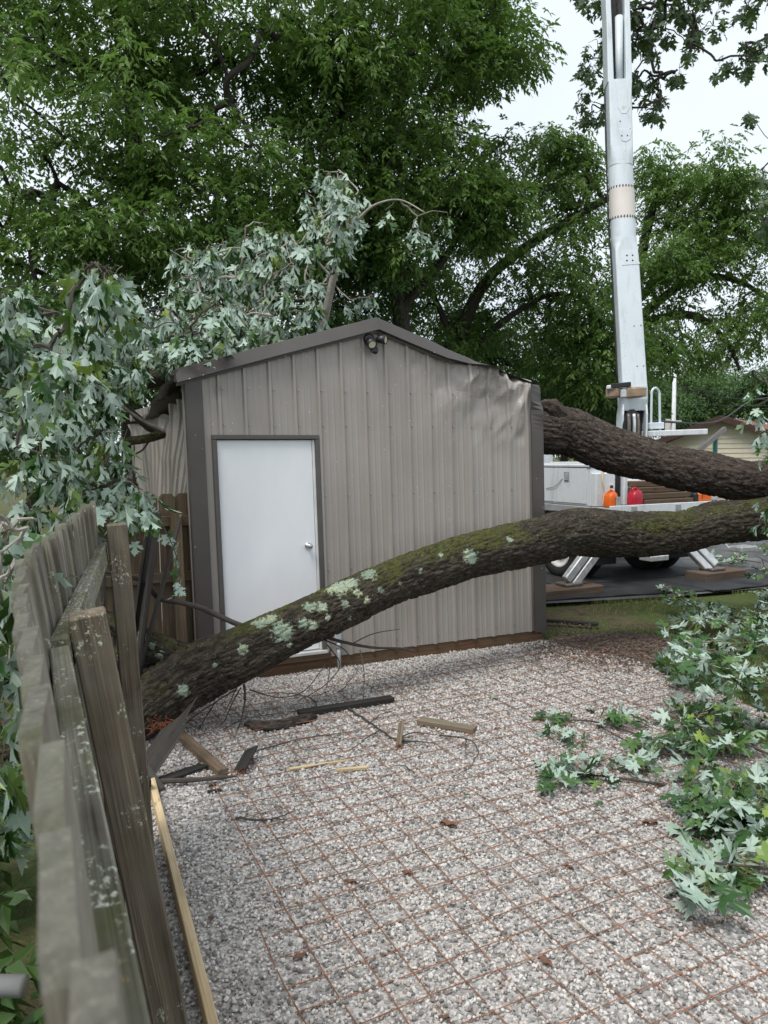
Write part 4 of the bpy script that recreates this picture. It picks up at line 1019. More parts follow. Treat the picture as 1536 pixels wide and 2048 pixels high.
for pts in ([(488, 1368), (490, 1400), (482, 1440), (472, 1466)], [(482, 1375), (465, 1405), (450, 1440), (440, 1452)], [(475, 1372), (462, 1400), (450, 1425)], [(482, 1440), (462, 1450), (430, 1470)], [(472, 1466), (440, 1478)], [(470, 1380), (430, 1405), (380, 1440), (345, 1480)],
            [(500, 1380), (560, 1395), (610, 1380), (650, 1330)], [(660, 1300), (658, 1350), (650, 1385)], [(720, 1300), (728, 1345), (727, 1400)], [(655, 1290), (680, 1330), (650, 1370), (600, 1400)], [(430, 1405), (400, 1460), (420, 1490)]):
    limb(pts, np.linspace(5.45, 5.35, len(pts)) if pts[0][0] < 600 else np.linspace(5.9, 5.6, len(pts)), .020 if pts[0] == (488, 1368) else .011, .006, n=20, k=6)
# torn orange heartwood fibres under the stem
m = MB(); r = np.random.default_rng(44); c0 = at(325, 1450, 4.97)
for q in range(95):
    c = c0 + np.array([r.normal(0, .04), r.normal(0, .012), r.normal(0, .022)]); d = nrm(np.array([r.normal(.3, .6), -.25, r.normal(-.3, .5)]))
    T, Fm, Gm = tube([c, c + d * r.uniform(.02, .07)], [.0032, .0008], 4); m.add(T, Fm, Gm)
m.build('torn_fibres', 'red_heartwood', ft)
m = MB(); V, F, G = bar(at(265, 1372, 5.3), at(340, 1335, 5.35), .05, .03); obj('peeled_branch', V, F, 'twig_bark', ft, gc=G)
# crown: boughs over the fence (left) and over the roof
limb([(330, 748), (250, 770), (160, 800), (60, 850), (-120, 920)], [9.7, 9.0, 8.2, 7.6, 7.0], .27, .12, 'bark_brown', 50, 24)
limb([(325, 868), (290, 850), (262, 822), (205, 775), (160, 735), (120, 700)], [6.9, 6.8, 6.7, 6.5, 6.3, 6.1], .075, .035, 'twig_bark', 40, 14)
limb([(328, 862), (280, 838), (225, 795), (150, 730)], [6.75, 6.65, 6.5, 6.3], .03, .022, 'twig_pale', 30, 10)
limb([(325, 868), (290, 878), (245, 888), (190, 935), (110, 960), (40, 1020), (-60, 1130)], [6.9, 6.7, 6.5, 6.2, 5.6, 5.2, 4.9], .085, .05, 'bark_mossy', 50, 14, lich=.3)
limb([(300, 878), (285, 900), (262, 912), (252, 922)], [6.75, 6.7, 6.65, 6.6], .02, .01, n=16, k=7)
limb([(645, 655), (655, 610), (668, 550), (690, 470), (700, 440), (712, 420)], [10.3, 10.2, 10.1, 10.0, 10, 10], .12, .055, 'twig_pale', 40, 12)
limb([(695, 462), (715, 440), (750, 410), (800, 400), (850, 425)], [10, 9.9, 9.8, 9.7, 9.6], .05, .014, 'twig_pale', 30, 8)
limb([(668, 560), (650, 540), (625, 520), (610, 560), (640, 600)], [10.1, 10.1, 10, 9.9, 9.9], .04, .02, 'twig_pale', 30, 8)
limb([(560, 690), (500, 650), (440, 590), (400, 540), (340, 500)], [10, 9.8, 9.6, 9.4, 9.2], .05, .012, 'twig_pale', 40, 8)
LV = Leaves(); r = np.random.default_rng(77); tips = []
def region(poly, n, y0, y1, size, m=(6, 9), under=.8, tilt=0., bright=.25):
    P = np.array(poly); got = 0; out = []
    while got < n:
        u, v = r.uniform(P[:, 0].min(), P[:, 0].max()), r.uniform(P[:, 1].min(), P[:, 1].max())
        if not inpoly(np.array([u]), np.array([v]), poly)[0]: continue
        c = at(u, v, r.uniform(y0, y1)); out.append(c); got += 1
        hang(LV, c, r, size, int(r.integers(*m)), under=under, bright=bright)
    return out
t1 = region([(-60, 560), (60, 545), (110, 600), (160, 560), (200, 500), (250, 540), (255, 620), (220, 690), (215, 800), (225, 870), (265, 930), (270, 985), (180, 990), (100, 930), (60, 820), (-60, 800)], 128, 4.2, 6.9, .13, under=.70)
t1 += region([(170, 500), (215, 490), (240, 530), (200, 600), (120, 640), (130, 720), (90, 760), (60, 700), (150, 560)], 14, 3.4, 4.2, .12, under=.65, bright=.5)
t1 += region([(30, 880), (120, 860), (200, 920), (285, 950), (290, 985), (120, 1010), (40, 990)], 22, 4.2, 6.0, .13, under=.6)
t1 += region([(230, 590), (330, 585), (440, 610), (460, 680), (340, 690), (290, 705), (270, 760), (240, 770), (200, 700)], 70, 6.0, 8.0, .125, under=.7)
t2 = region([(330, 540), (345, 500), (420, 470), (520, 440), (600, 450), (640, 330), (720, 350), (730, 440), (690, 520), (650, 560), (620, 650), (480, 690), (360, 690), (340, 620)], 190, 8.6, 11.2, .165, under=.86, m=(5, 9))
t2 += region([(440, 600), (520, 590), (560, 660), (470, 690), (340, 700), (350, 650)], 50, 8.0, 9.6, .165, under=.9)
for u, v, y in ((735, 595, 10), (770, 420, 9.8), (835, 432, 9.7), (860, 470, 9.6), (700, 600, 10), (895, 425, 9.7), (825, 455, 9.7), (610, 385, 10.2), (680, 395, 10), (745, 590, 10)):
    c = at(u, v, y); t2.append(c); hang(LV, c, r, .14, 5, under=.8)
nodes = [at(120, 700, 6.1), at(205, 775, 6.5), at(60, 850, 7.6), at(160, 800, 8.2), at(190, 935, 6.2), at(110, 960, 5.6), at(262, 822, 6.7), at(250, 770, 9.0)]
V, F, G = twigs_mesh(*grow(nodes, [-1] * len(nodes), t1, r, .05, 4, .06), .0028, .013, 5); obj('twigs', V, F, 'twig_bark', ft, gc=G, kind='stuff')
nodes = [at(668, 550, 10.1), at(690, 470, 10), at(625, 520, 10), at(500, 650, 9.8), at(440, 590, 9.6), at(400, 540, 9.4), at(800, 400, 9.7), at(560, 690, 10)]
V, F, G = twigs_mesh(*grow(nodes, [-1] * len(nodes), t2, r, .05, 4, .06), .0030, .014, 5); obj('twigs', V, F, 'twig_pale', ft, gc=G, kind='stuff')
# sprays that hang outside the near fence, and a strand over the broken pickets
t3 = region([(-60, 1010), (50, 1010), (90, 1060), (40, 1110), (20, 1300), (10, 1420), (-60, 1420)], 22, 1.9, 2.8, .115, under=.5, m=(4, 7), bright=.5)
t3 += region([(-60, 1400), (15, 1400), (10, 1600), (-60, 1650)], 8, 1.6, 2.3, .11, under=.4, m=(4, 6))
nodes = [at(0, 1100, 2.8), at(-60, 1300, 2.4), at(-40, 1500, 2.2), at(40, 1020, 5.2)]
V, F, G = twigs_mesh(*grow(nodes, [-1] * 4, t3, r, .10, 4, .05), .003, .012, 5); obj('twigs', V, F, 'twig_pale', ft, gc=G, kind='stuff')
Pst = crom([at(262, 965, 5.9), at(300, 1020, 5.5), at(330, 1060, 5.4), at(352, 1110, 5.35), at(360, 1160, 5.35), at(345, 1190, 5.35)], 22)
V, F, G = tube(Pst, np.linspace(.006, .002, 22), 5); obj('strand', V, F, 'twig_bark', ft, gc=G)
for i in range(4, 22):
    LV.add(Pst[i] + r.normal(0, .02, 3), np.array([r.normal(0, .5), r.normal(0, .3), -1]), r.normal(0, 1, 3), r.uniform(.05, .09), int(r.integers(0, 5)), r.uniform(.1, .7))
for u, v, y in ((190, 1018, 3.7), (200, 1075, 3.55), (228, 1036, 5.4), (240, 1062, 5.3), (300, 1010, 5.5), (270, 1085, 5.3)):
    LV.add(at(u, v, y), np.array([r.normal(0, .4), 0, -1.]), np.array([0, 1, .2]) + r.normal(0, .3, 3), .10, int(r.integers(0, 5)), r.uniform(.1, .6))
# leaves at the right end of the upper stem
t4 = region([(1460, 865), (1536, 850), (1600, 870), (1600, 935), (1500, 930), (1465, 900)], 8, 7.6, 8.4, .115, under=.3, m=(5, 8))
t4 += region([(1480, 760), (1536, 720), (1600, 720), (1600, 850), (1500, 830)], 5, 6.8, 8.2, .115, under=.7, m=(4, 7))
t4 += region([(1500, 985), (1600, 980), (1600, 1060), (1530, 1060)], 5, 7.4, 7.8, .11, under=.4, m=(4, 6))
nodes = [at(1545, 950, 8.8), at(1600, 860, 8.0)]
V, F, G = twigs_mesh(*grow(nodes, [-1] * 2, t4, r, .10, 4, .05), .004, .02, 5); obj('twigs', V, F, 'twig_bark', ft, gc=G, kind='stuff')
LV.build(ft, nobj=300)

# ------------------------------------------------------------------ leafy boughs lying on the right
def bough(label, poly, n, zmax, size, seed, stem, under=.5, m=(5, 8), z0=.03, bright=.2, nobj=290):
    r = np.random.default_rng(seed); P = np.array(poly, float); root = thing('fallen_branch', label, 'branch', gp(*stem[0][:2], 0.))
    lv = Leaves(); tips = []
    while len(tips) < n:
        u, v = r.uniform(P[:, 0].min(), P[:, 0].max()), r.uniform(P[:, 1].min(), P[:, 1].max())
        if not inpoly(np.array([u]), np.array([v]), poly)[0]: continue
        z = z0 + zmax * r.random() ** 1.3
        g0 = gp(u, min(v + 0, 2200), z)                                 # a tip seen there, at that height

        tips.append(g0); a0 = r.uniform(0, 6.28); k = int(r.integers(*m)); up = r.random() < under
        for i in range(k):
            a = a0 + i * 6.283 / k + r.normal(0, .35); o = np.array([math.cos(a), math.sin(a), 0])
            y = o + np.array([0, 0, r.normal(-.12, .4)])
            if z < .08: y[2] = abs(y[2]) * .35
            nn = np.array([0, 0, 1.]) + r.normal(0, .55, 3)
            if (r.random() < .75) == up: nn = -nn
            p = g0 + o * .05 + np.array([0, 0, r.uniform(-.02, .04)]); p[2] = max(p[2], .03)
            lv.add(p, y, nn, size * r.uniform(.65, 1.2), int(r.integers(0, 5)) if r.random() < .75 else int(r.integers(5, 11)), np.clip(r.normal(.38, .2) + (bright if r.random() < .2 else 0), 0, .999))
    sp = crom([gp(u, v, z) for u, v, z in stem], 26)
    V, F, G = tube(sp, np.linspace(.009, .004, 26), 8); obj('stem', V, F, 'twig_bark', root, gc=G)
    V, F, G = twigs_mesh(*grow([sp[i] for i in range(0, 26, 3)], [-1] * 9, tips, r, .08, 3, .05), .0022, .006, 5); obj('twigs', V, F, 'petiole', root, gc=G, kind='stuff')
    lv.build(root, nobj=nobj)
    return root
bough('big leafy silver-green branch heap at right edge behind the gravel', [(1335, 1240), (1410, 1195), (1536, 1185), (1620, 1220), (1620, 1420), (1440, 1395), (1350, 1375), (1325, 1320)], 106, .55, .108, 1, [(1640, 1400, .1), (1520, 1370, .2), (1400, 1330, .25), (1330, 1290, .2)], .6)
bough('leafy sprig rising toward the outrigger, topmost of the fallen greenery', [(1320, 1165), (1370, 1180), (1440, 1205), (1480, 1240), (1400, 1240), (1340, 1200)], 20, .35, .10, 2, [(1540, 1260, .1), (1440, 1235, .25), (1370, 1200, .35), (1325, 1172, .4)], .6)
bough('small green sprig lying on open gravel, leftmost of the sprigs', [(1095, 1430), (1160, 1410), (1190, 1440), (1150, 1490), (1105, 1480)], 6, .05, .085, 3, [(1300, 1480, .03), (1220, 1450, .05), (1150, 1440, .04), (1100, 1450, .03)], .15)
bough('pale sprig with silver leaf backs lying mid gravel', [(1185, 1430), (1260, 1430), (1320, 1480), (1290, 1540), (1220, 1530), (1190, 1480)], 9, .08, .10, 4, [(1420, 1520, .03), (1320, 1505, .06), (1250, 1480, .06), (1195, 1450, .05)], .6)
bough('low sprig with silver leaf fan lying nearest the gravel centre', [(1100, 1530), (1160, 1510), (1225, 1520), (1220, 1560), (1150, 1590), (1105, 1560)], 8, .05, .095, 5, [(1330, 1570, .03), (1230, 1555, .05), (1170, 1550, .05), (1110, 1550, .03)], .5)
bough('spreading green branch with lime young leaves in the right middle', [(1310, 1410), (1390, 1400), (1536, 1420), (1620, 1460), (1620, 1600), (1460, 1620), (1390, 1560), (1300, 1450)], 58, .26, .108, 6, [(1640, 1560, .05), (1520, 1500, .15), (1420, 1460, .2), (1300, 1420, .1)], .3, bright=.55)
bough('dark green branch lying along the right edge above the nearest cluster', [(1360, 1590), (1450, 1570), (1620, 1600), (1620, 1720), (1460, 1680), (1390, 1660)], 50, .16, .105, 7, [(1650, 1700, .05), (1540, 1640, .12), (1450, 1610, .12), (1370, 1600, .08)], .25)
bough('nearest leaf cluster with large pale lobed leaves at lower right', [(1330, 1710), (1410, 1660), (1480, 1690), (1536, 1720), (1580, 1760), (1450, 1790), (1420, 1820), (1370, 1760)], 11, .12, .125, 8, [(1660, 1760, .05), (1560, 1740, .12), (1470, 1730, .14), (1390, 1720, .1)], .55, m=(5, 7), bright=.5)
bough('far low branch lying on lawn beyond the right outrigger block', [(1400, 1110), (1480, 1105), (1490, 1128), (1410, 1128)], 9, .1, .12, 9, [(1520, 1125, .05), (1470, 1118, .08), (1410, 1112, .08)], .7)
bough('dark sprig at right edge under the lower stem', [(1500, 1090), (1600, 1080), (1600, 1180), (1530, 1200), (1500, 1150)], 16, .4, .10, 10, [(1640, 1180, .1), (1580, 1150, .3), (1510, 1110, .4)], .5)
# single leaves and bits dropped on the gravel
r = np.random.default_rng(9)
SL = [(930, 1590, .04, .2, 'small green leaf tuft lying alone on the middle gravel'), (1205, 1605, .05, .25, 'small dark green leaf lying below the low sprig'), (985, 1393, .06, -1, 'pale upturned leaf lying near the far grid'), (1290, 1538, .06, -1, 'pale upturned leaf right of the low sprig'), (1110, 1525, .04, .3, 'tiny green leaf just above the low sprig')]
for u, v, sz, q, lab in SL:
    c = gp(u, v, .035); V, F, fm = LT[2]; a = r.uniform(0, 6.28); ca, sa = math.cos(a), math.sin(a)
    W = V * sz * np.array([1, 1, 1 if q >= 0 else -1]); W = np.stack([W[:, 0] * ca - W[:, 1] * sa, W[:, 0] * sa + W[:, 1] * ca, W[:, 2]], -1) + c
    obj('loose_leaf', W, F if q >= 0 else F[:, ::-1], LMATS if q >= 0 else LMATS, fm=fm, attrs={'rnd': np.full(len(V), abs(q) * .9)}, label=lab, cat='leaf', group='leaves dropped on the gravel')
DL = [(897, 1649, .05, 'curled orange-brown dead leaf on the middle gravel'), (1090, 1923, .035, 'dark brown dead leaf scrap on the near gravel'), (1135, 1733, .03, 'red-brown bark scrap on gravel below the sprigs'), (995, 1456, .025, 'small orange bark scrap right of the lumber block'), (815, 1745, .03, 'grey-brown crumpled leaf scrap on near gravel'), (700, 1762, .03, 'dark thin leaf scrap left of the crumpled one'), (600, 1912, .03, 'reddish leaf scrap on near left gravel'), (888, 2032, .02, 'dark scrap at the bottom edge of the gravel'), (420, 1835, .02, 'small red scrap by the pale form board'), (1300, 1645, .04, 'tan wood scrap on gravel left of the nearest branches'), (1210, 1300, .05, 'upright tan leaf stub on the mulch edge')]
for u, v, sz, lab in DL:
    c = gp(u, v, .03); n = 7; V = []
    a = r.uniform(0, 6.28)
    for i in range(n):
        for s in (-1, 0, 1):
            x = (i / (n - 1) - .5) * 2 * sz; w = sz * .45 * math.sin(3.14 * (i + .5) / n)
            p = np.array([x, s * w, .35 * sz * abs(s) + .25 * sz * math.sin(i) ** 2 - .01])
            V.append(c + np.array([p[0] * math.cos(a) - p[1] * math.sin(a), p[0] * math.sin(a) + p[1] * math.cos(a), p[2]]))
    F = [(i * 3 + k, i * 3 + 3 + k, i * 3 + 4 + k, i * 3 + 1 + k) for i in range(n - 1) for k in (0, 1)]
    obj('dead_leaf', V, F, 'dead_leaf', label=lab, cat='leaf', group='dead scraps on the gravel', smooth=True)

# fine litter of torn leaf and bark crumbs over the gravel
r = np.random.default_rng(88); n = 900
u_ = np.r_[r.normal(640, 170, n // 2), r.uniform(350, 1500, n - n // 2)]; v_ = np.r_[r.normal(1420, 60, n // 2), r.uniform(1330, 2040, n - n // 2)]
C = np.array([gp(a, max(b, 1330), .027) for a, b in zip(u_, v_)]); k = inpoly(C[:, 0], C[:, 1], pad); C = C[k]; n = len(C)
a = r.uniform(0, 6.28, n); l, w = r.uniform(.004, .016, n), r.uniform(.002, .006, n); D = np.stack([np.cos(a), np.sin(a), r.normal(0, .25, n)], -1); W = np.stack([-np.sin(a), np.cos(a), r.normal(0, .25, n)], -1)
V = np.stack([C - D * l[:, None], C + W * w[:, None], C + D * l[:, None], C - W * w[:, None]], 1)
obj('leaf_litter', V.reshape(-1, 3), np.arange(4 * n).reshape(-1, 4), ['twig_bark', 'dead_leaf', 'maple_top'], fm=r.choice(3, n, p=[.72, .18, .10]), attrs={'rnd': np.repeat(r.random(n), 4)}, kind='stuff', label='fine dark crumbs of bark and torn leaf scattered over gravel', cat='litter')
# ------------------------------------------------------------------ the bucket truck behind the shed
TO = np.array([3.28, 10.9, 0.]); TA, TB, TZ = E1, E2, np.array([0, 0, 1.])
def T3(a, b, z): return TO + a * TA + b * TB + np.array([0, 0, z])
tk = thing('bucket_truck', 'white utility bucket truck with raised boom parked behind the shed', 'truck', T3(1.2, 2, 0))
def tbox(name, a0, a1, b0, b1, z0, z1, mat, parent=None, ch=.012, **k):
    V, F, L = cbox(T3((a0 + a1) / 2, (b0 + b1) / 2, (z0 + z1) / 2), [TA, TB, TZ], ((a1 - a0) / 2, (b1 - b0) / 2, (z1 - z0) / 2), ch)
    return obj(name, V, F, mat, parent or tk, gc=L[:, [0, 1, 2]], **k)
deck = tbox('deck', 0, 2.4, 0, 2.2, 1.09, 1.21, 'truck_grey')
tbox('deck_edge', -.004, 2.404, -.03, -.003, 1.10, 1.245, 'truck_white', deck)
for a in (.4, 1.3, 2.0): tbox('marker_plate', a, a + .11, -.042, -.033, 1.13, 1.22, 'truck_grey', deck, .003)
tbox('chassis_rail', .75, .9, .1, 6.4, .72, .98, 'truck_dark'); tbox('chassis_rail', 1.5, 1.65, .1, 6.4, .72, .98, 'truck_dark')
tbox('rear_frame', .3, 2.1, .02, .2, .78, 1.08, 'truck_dark')
for a0, a1 in ((0.02, .52), (1.88, 2.38)):
    bx = tbox('tool_box', a0, a1, .42, 3.7, 1.215, 1.80, 'truck_white')
    tbox('lid', a0 - .02, a1 + .02, .40, 3.72, 1.803, 1.85, 'truck_white', bx)
    tbox('lower_skirt', a0, a1, .45, .60, .98, 1.212, 'truck_white', bx)
    tbox('lower_skirt', a0, a1, 1.85, 3.7, .70, 1.212, 'truck_white', bx)
    if a0 < 1:
        for b0, b1 in ((.50, 1.25), (1.27, 2.25), (2.28, 3.6)):
            d = tbox('box_door', a0 - .012, a0 - .002, b0, b1, 1.25, 1.79, 'truck_white', bx, .004)
            tbox('latch', a0 - .03, a0 - .013, b1 - .34, b1 - .26, 1.60, 1.70, 'alu', d, .003)
            tbox('latch_pocket', a0 - .020, a0 - .0125, b1 - .36, b1 - .24, 1.58, 1.73, 'truck_grey', d, .002)
        p = tbox('decal', a0 - .016, a0 - .0125, 1.62, 1.98, 1.30, 1.44, 'decal_white', bx, .001)
        for z in (1.40, 1.37, 1.325): tbox('decal_line', a0 - .0185, a0 - .0165, 1.64, 1.96, z, z + (.03 if z > 1.39 else .016), 'decal_red', p, .0005)
        V, F, G = tube(crom([T3(a0 - .02, 1.05, 1.62), T3(a0 - .03, 1.2, 1.50), T3(a0 - .02, 1.45, 1.45)], 12), .004, 5); obj('door_cord', V, F, 'truck_dark', bx)
tbox('rear_cabinet', .02, .40, .30, .415, 1.215, 1.72, 'truck_white'); tbox('rear_cabinet', .62, .70, .35, .45, 1.215, 1.74, 'truck_white')
tbox('gap_shade_block', .42, .60, .40, .60, 1.215, 1.70, 'truck_dark')  # last one: solid dark box, the gap's shade put into its colour
lp = tbox('cabinet_label', .27, .36, .292, .2985, 1.42, 1.55, 'decal_white', ch=.001)
tbox('label_line', .285, .345, .288, .2905, 1.49, 1.53, 'truck_dark', lp, .0005); tbox('label_line', .285, .345, .288, .2905, 1.44, 1.455, 'truck_dark', lp, .0005)
V, F, G = tube(crom([T3(.12, .28, 1.80), T3(.10, .25, 1.6), T3(.14, .25, 1.42), T3(.11, .24, 1.26)], 16), .016, 8); obj('rope', V, F, 'splinter_wood', tk)
# cab, ahead of the body
cb = MB()
sec = [(4.15, 1.0, 2.35), (4.3, .75, 2.45), (5.15, .75, 2.40), (5.55, .75, 1.75), (6.6, .75, 1.55), (6.7, .8, 1.2)]
V = [T3(a, b, z) for b, z0, z1 in sec for a, z in ((.1, z0), (2.3, z0), (2.3, z1), (.1, z1))]; F = []
for i in range(len(sec) - 1): F += [(i * 4 + k, i * 4 + (k + 1) % 4, i * 4 + 4 + (k + 1) % 4, i * 4 + 4 + k) for k in range(4)]
F += [(3, 2, 1, 0), tuple(len(V) - 4 + k for k in range(4))]
cab = obj('cab', V, F, 'truck_white', tk)
tbox('window', .088, .098, 4.5, 5.2, 1.7, 2.25, 'truck_dark', cab); tbox('window', 2.302, 2.312, 4.5, 5.2, 1.7, 2.25, 'truck_dark', cab)
def wheel(a, b, rr_=.49, w=.28, dual=False, side=-1):
    c = T3(a, b, rr_); prof = [(rr_ * .60, -w / 2 + .02), (rr_ * .80, -w / 2), (rr_ * .95, -w / 2 + .03), (rr_, -w / 2 + .07), (rr_, w / 2 - .07), (rr_ * .95, w / 2 - .03), (rr_ * .8, w / 2), (rr_ * .6, w / 2 - .02)]
    n = 40; V, F = [], []
    for q, x in prof:
        for k in range(n): an = 6.2832 * k / n; V.append(c + TA * x + (TB * math.cos(an) + TZ * math.sin(an)) * q)
    m_ = len(prof)
    for i in range(m_):
        for k in range(n): F.append((i * n + k, i * n + (k + 1) % n, ((i + 1) % m_) * n + (k + 1) % n, ((i + 1) % m_) * n + k))
    root = obj('wheel', V, F, 'rubber', tk, smooth=True)
    V, F = [], []; pr = [(rr_ * .61, side * w * .45), (rr_ * .56, side * w * .47), (rr_ * .53, side * w * .2), (rr_ * .36, side * w * .05), (rr_ * .30, side * w * .12), (rr_ * .17, side * w * .15), (rr_ * .15, side * w * .42), (.005, side * w * .44)]
    for q, x in pr:
        for k in range(n): an = 6.2832 * k / n; V.append(c + TA * x + (TB * math.cos(an) + TZ * math.sin(an)) * q)
    for i in range(len(pr) - 1):
        for k in range(n): F.append((i * n + k, i * n + (k + 1) % n, (i + 1) * n + (k + 1) % n, (i + 1) * n + k))
    obj('rim', V, F, 'rim_white', root, smooth=True)
for b in (1.2, 5.9):
    wheel(.17, b); wheel(2.23, b, side=1)
wheel(.50, 1.2); wheel(1.90, 1.2, side=1)
V, F, G = tube([T3(.2, 1.2, .49), T3(2.2, 1.2, .49)], .09, 12); obj('axle', V, F, 'truck_dark', tk)
V, F = loft([(T3(1.2, 1.02, .5), .22, .22, TA, TZ, 2), (T3(1.2, 1.4, .5), .2, .2, TA, TZ, 2)], 18); obj('differential', V, F, 'truck_dark', tk)
for a in (.06, 1.72): tbox('mud_flap', a, a + .62, .56, .575, .28, .98, 'rubber', ch=.004)
tbox('fuel_tank', .75, 1.65, .22, .52, .45, .78, 'truck_dark', ch=.1)
for b0 in (1.12,):
    for a in (.0, 1.86):
        V, F = [], []; n = 18
        for k in range(n):
            an = math.pi * k / (n - 1)
            for x in (a, a + .54):
                for q in (.56, .59): V.append(T3(x, 1.2 + q * math.cos(an), .52 + q * math.sin(an)))
        for k in range(n - 1): F += [(k * 4 + i, k * 4 + j, k * 4 + 4 + j, k * 4 + 4 + i) for i, j in ((0, 1), (1, 3), (3, 2), (2, 0))]
        obj('wheel_arch', V, F, 'truck_dark', tk)
# outriggers, feet on wood blocks
def legs(pt, pb, foot):
    ptw, pbw = at(*pt), at(*pb); d = pbw - ptw; sd = nrm(np.cross(d, TB))
    m = MB()
    for o in (-.075, .075):
        V, F, G = bar(ptw - nrm(d) * .25 + sd * 0 + TB * 0 + nrm(np.cross(TB, d)) * o, pbw + nrm(np.cross(TB, d)) * o, .12, .10, up=TB, ch=.012); m.add(V, F, G)
    leg = m.build('outrigger_leg', 'alu', tk)
    V, F, L = cbox(pbw + np.array([0, 0, -.01]), [TA, TB, TZ], (.15, .13, .02), .008); obj('foot_plate', V, F, 'grease_metal', leg)
legs((1178, 1112, 10.75), (1138, 1166, 10.62), None); legs((1388, 1098, 11.85), (1425, 1136, 11.75), None)
tbox('outrigger_beam', .1, 2.3, .06, .18, .62, .80, 'truck_dark')
for u, v, y, aw in ((1308, 1115, 10.3, .17), (1485, 1097, 11.0, .16)):
    c = at(u, v, y); V, F, L = cbox(c, [TA, TB, TZ], (aw, .11, .035), .008); st = obj('step', V, F, 'alu', tk)
    for k in range(7):
        V, F, L = cbox(c + TA * (k - 3) * aw * .28 + np.array([0, 0, .039]), [TA, TB, TZ], (.012, .085, .004), .002); obj('grip_slot', V, F, 'truck_grey', st)
    V, F, G = tube([c + TA * (-aw) + TB * .1, c + TA * (-aw - .02) + TB * .35 + TZ * .25, T3(*( (c - TO) @ TA - aw, 0.05, 1.0))], .012, 6); obj('step_hanger', V, F, 'galv', st)
# turret and boom
bc = at(1266, 860, 12.0); ba, bb = (bc - TO) @ TA, (bc - TO) @ TB
V, F = loft([(T3(ba, bb, 1.21), .34, .34, TA, TB, 2), (T3(ba, bb, 1.5), .30, .30, TA, TB, 2), (T3(ba, bb, 1.95), .27, .27, TA, TB, 2)], 24); obj('pedestal', V, F, 'truck_white', tk, smooth=True)
byaw = -.07; BR = nrm(np.array([math.cos(byaw), math.sin(byaw), 0])); BF = np.array([BR[1], -BR[0], 0.])        # boom's right and near face
for s in (-1, 1):                                                            # turret cheeks
    a = at(1262, 880, 12.0); V, F = loft([(at(1262, 900, 12.0) + BR * s * .185, .018, .20, BR, BF, 8), (at(1264, 830, 12.02) + BR * s * .185, .018, .19, BR, BF, 8), (at(1266, 795, 12.04) + BR * s * .17, .018, .12, BR, BF, 8)], 12); obj('turret_cheek', V, F, 'boom_white', tk)
V, F = loft([(at(1265, 822, 12.05) , .20, .15, BR, BF, 7), (at(1265, 800, 12.04), .205, .19, BR, BF, 7), (at(1265, 775, 12.04), .20, .19, BR, BF, 8)], 24); obj('boom_heel', V, F, 'boom_white', tk)
for k, (u, rr_) in enumerate(((1257, .03), (1268, .028), (1276, .022))):
    V, F, G = tube(crom([at(u, 880, 11.78), at(u + 1, 850, 11.77), at(u, 828, 11.80)], 8), rr_, 10); obj('hydraulic_line', V, F, 'grease_metal' if k != 1 else 'alu', tk, smooth=True)
ar = [(1244, 880), (1246, 850), (1252, 828), (1260, 819), (1268, 818), (1276, 826), (1282, 848), (1284, 880)]
P_ = [at(u, v, 11.80) for u, v in ar]; n = len(P_); V = P_ + [p - BF * .05 for p in P_]
obj('turret_shade_plate', V, [tuple(range(n)), tuple(range(2 * n - 1, n - 1, -1))] + [(i, n + i, n + (i + 1) % n, (i + 1) % n) for i in range(n)], 'truck_dark', tk)  # closed dark plate on the turret; shade of an opening put into its colour
V, F = loft([(at(1263, 905, 12.08), .17, .10, BR, BF, 6), (at(1265, 815, 12.1), .16, .10, BR, BF, 6)], 16); obj('turret_core', V, F, 'truck_dark', tk)
AX0, AX1 = at(1264, 775, 12.05), at(1231, 0, 13.1); AXT = at(1222, -190, 13.4)
def bx(v): # boom axis at picture row v of the photo
    f = np.interp(v, [-190, 0, 380, 500, 775], [-190, 0, 380, 500, 775]); u = np.interp(f, [-190, 0, 290, 400, 500, 775], [1222, 1231, 1238, 1244, 1248, 1264]); Yv = np.interp(f, [-190, 0, 775], [13.4, 13.1, 12.05]); return at(u, f, Yv)
V, F = loft([(bx(775), .195, .19, BR, BF, 14), (bx(640), .190, .186, BR, BF, 14), (bx(520), .186, .182, BR, BF, 14), (bx(505), .184, .18, BR, BF, 10), (bx(490), .19, .186, BR, BF, 3.2), (bx(478), .197, .192, BR, BF, 2.3)], 40); lb = obj('lower_boom', V, F, 'boom_white', tk)
V, F = loft([(bx(482), .196, .192, BR, BF, 2.1), (bx(438), .196, .192, BR, BF, 2.1)], 40); obj('boom_sleeve', V, F, 'boom_white', tk)
V, F = loft([(bx(440), .200, .196, BR, BF, 2.1), (bx(378), .200, .196, BR, BF, 2.1)], 40); obj('insulating_section', V, F, 'boom_fiberglass', tk)
V, F = loft([(bx(380), .196, .192, BR, BF, 2.1), (bx(325), .196, .192, BR, BF, 2.1)], 40); obj('boom_sleeve', V, F, 'boom_white', tk)
V, F = loft([(bx(335), .198, .193, BR, BF, 2.3), (bx(318), .19, .186, BR, BF, 4), (bx(300), .183, .178, BR, BF, 12), (bx(168), .186, .178, BR, BF, 14)], 40); ub = obj('upper_boom', V, F, 'boom_white', tk)
for row in (379, 439):                                                       # rivet rows around the insert
    n = 26; m = MB()
    for k in range(n):
        a = 6.283 * k / n; c = bx(row) + BR * math.cos(a) * .201 + BF * math.sin(a) * .197
        V, F, L = cbox(c, [BR, BF, TZ], (.008, .008, .018), .002); m.add(V, F, L)
    m.build('rivet_ring', 'truck_dark', tk)
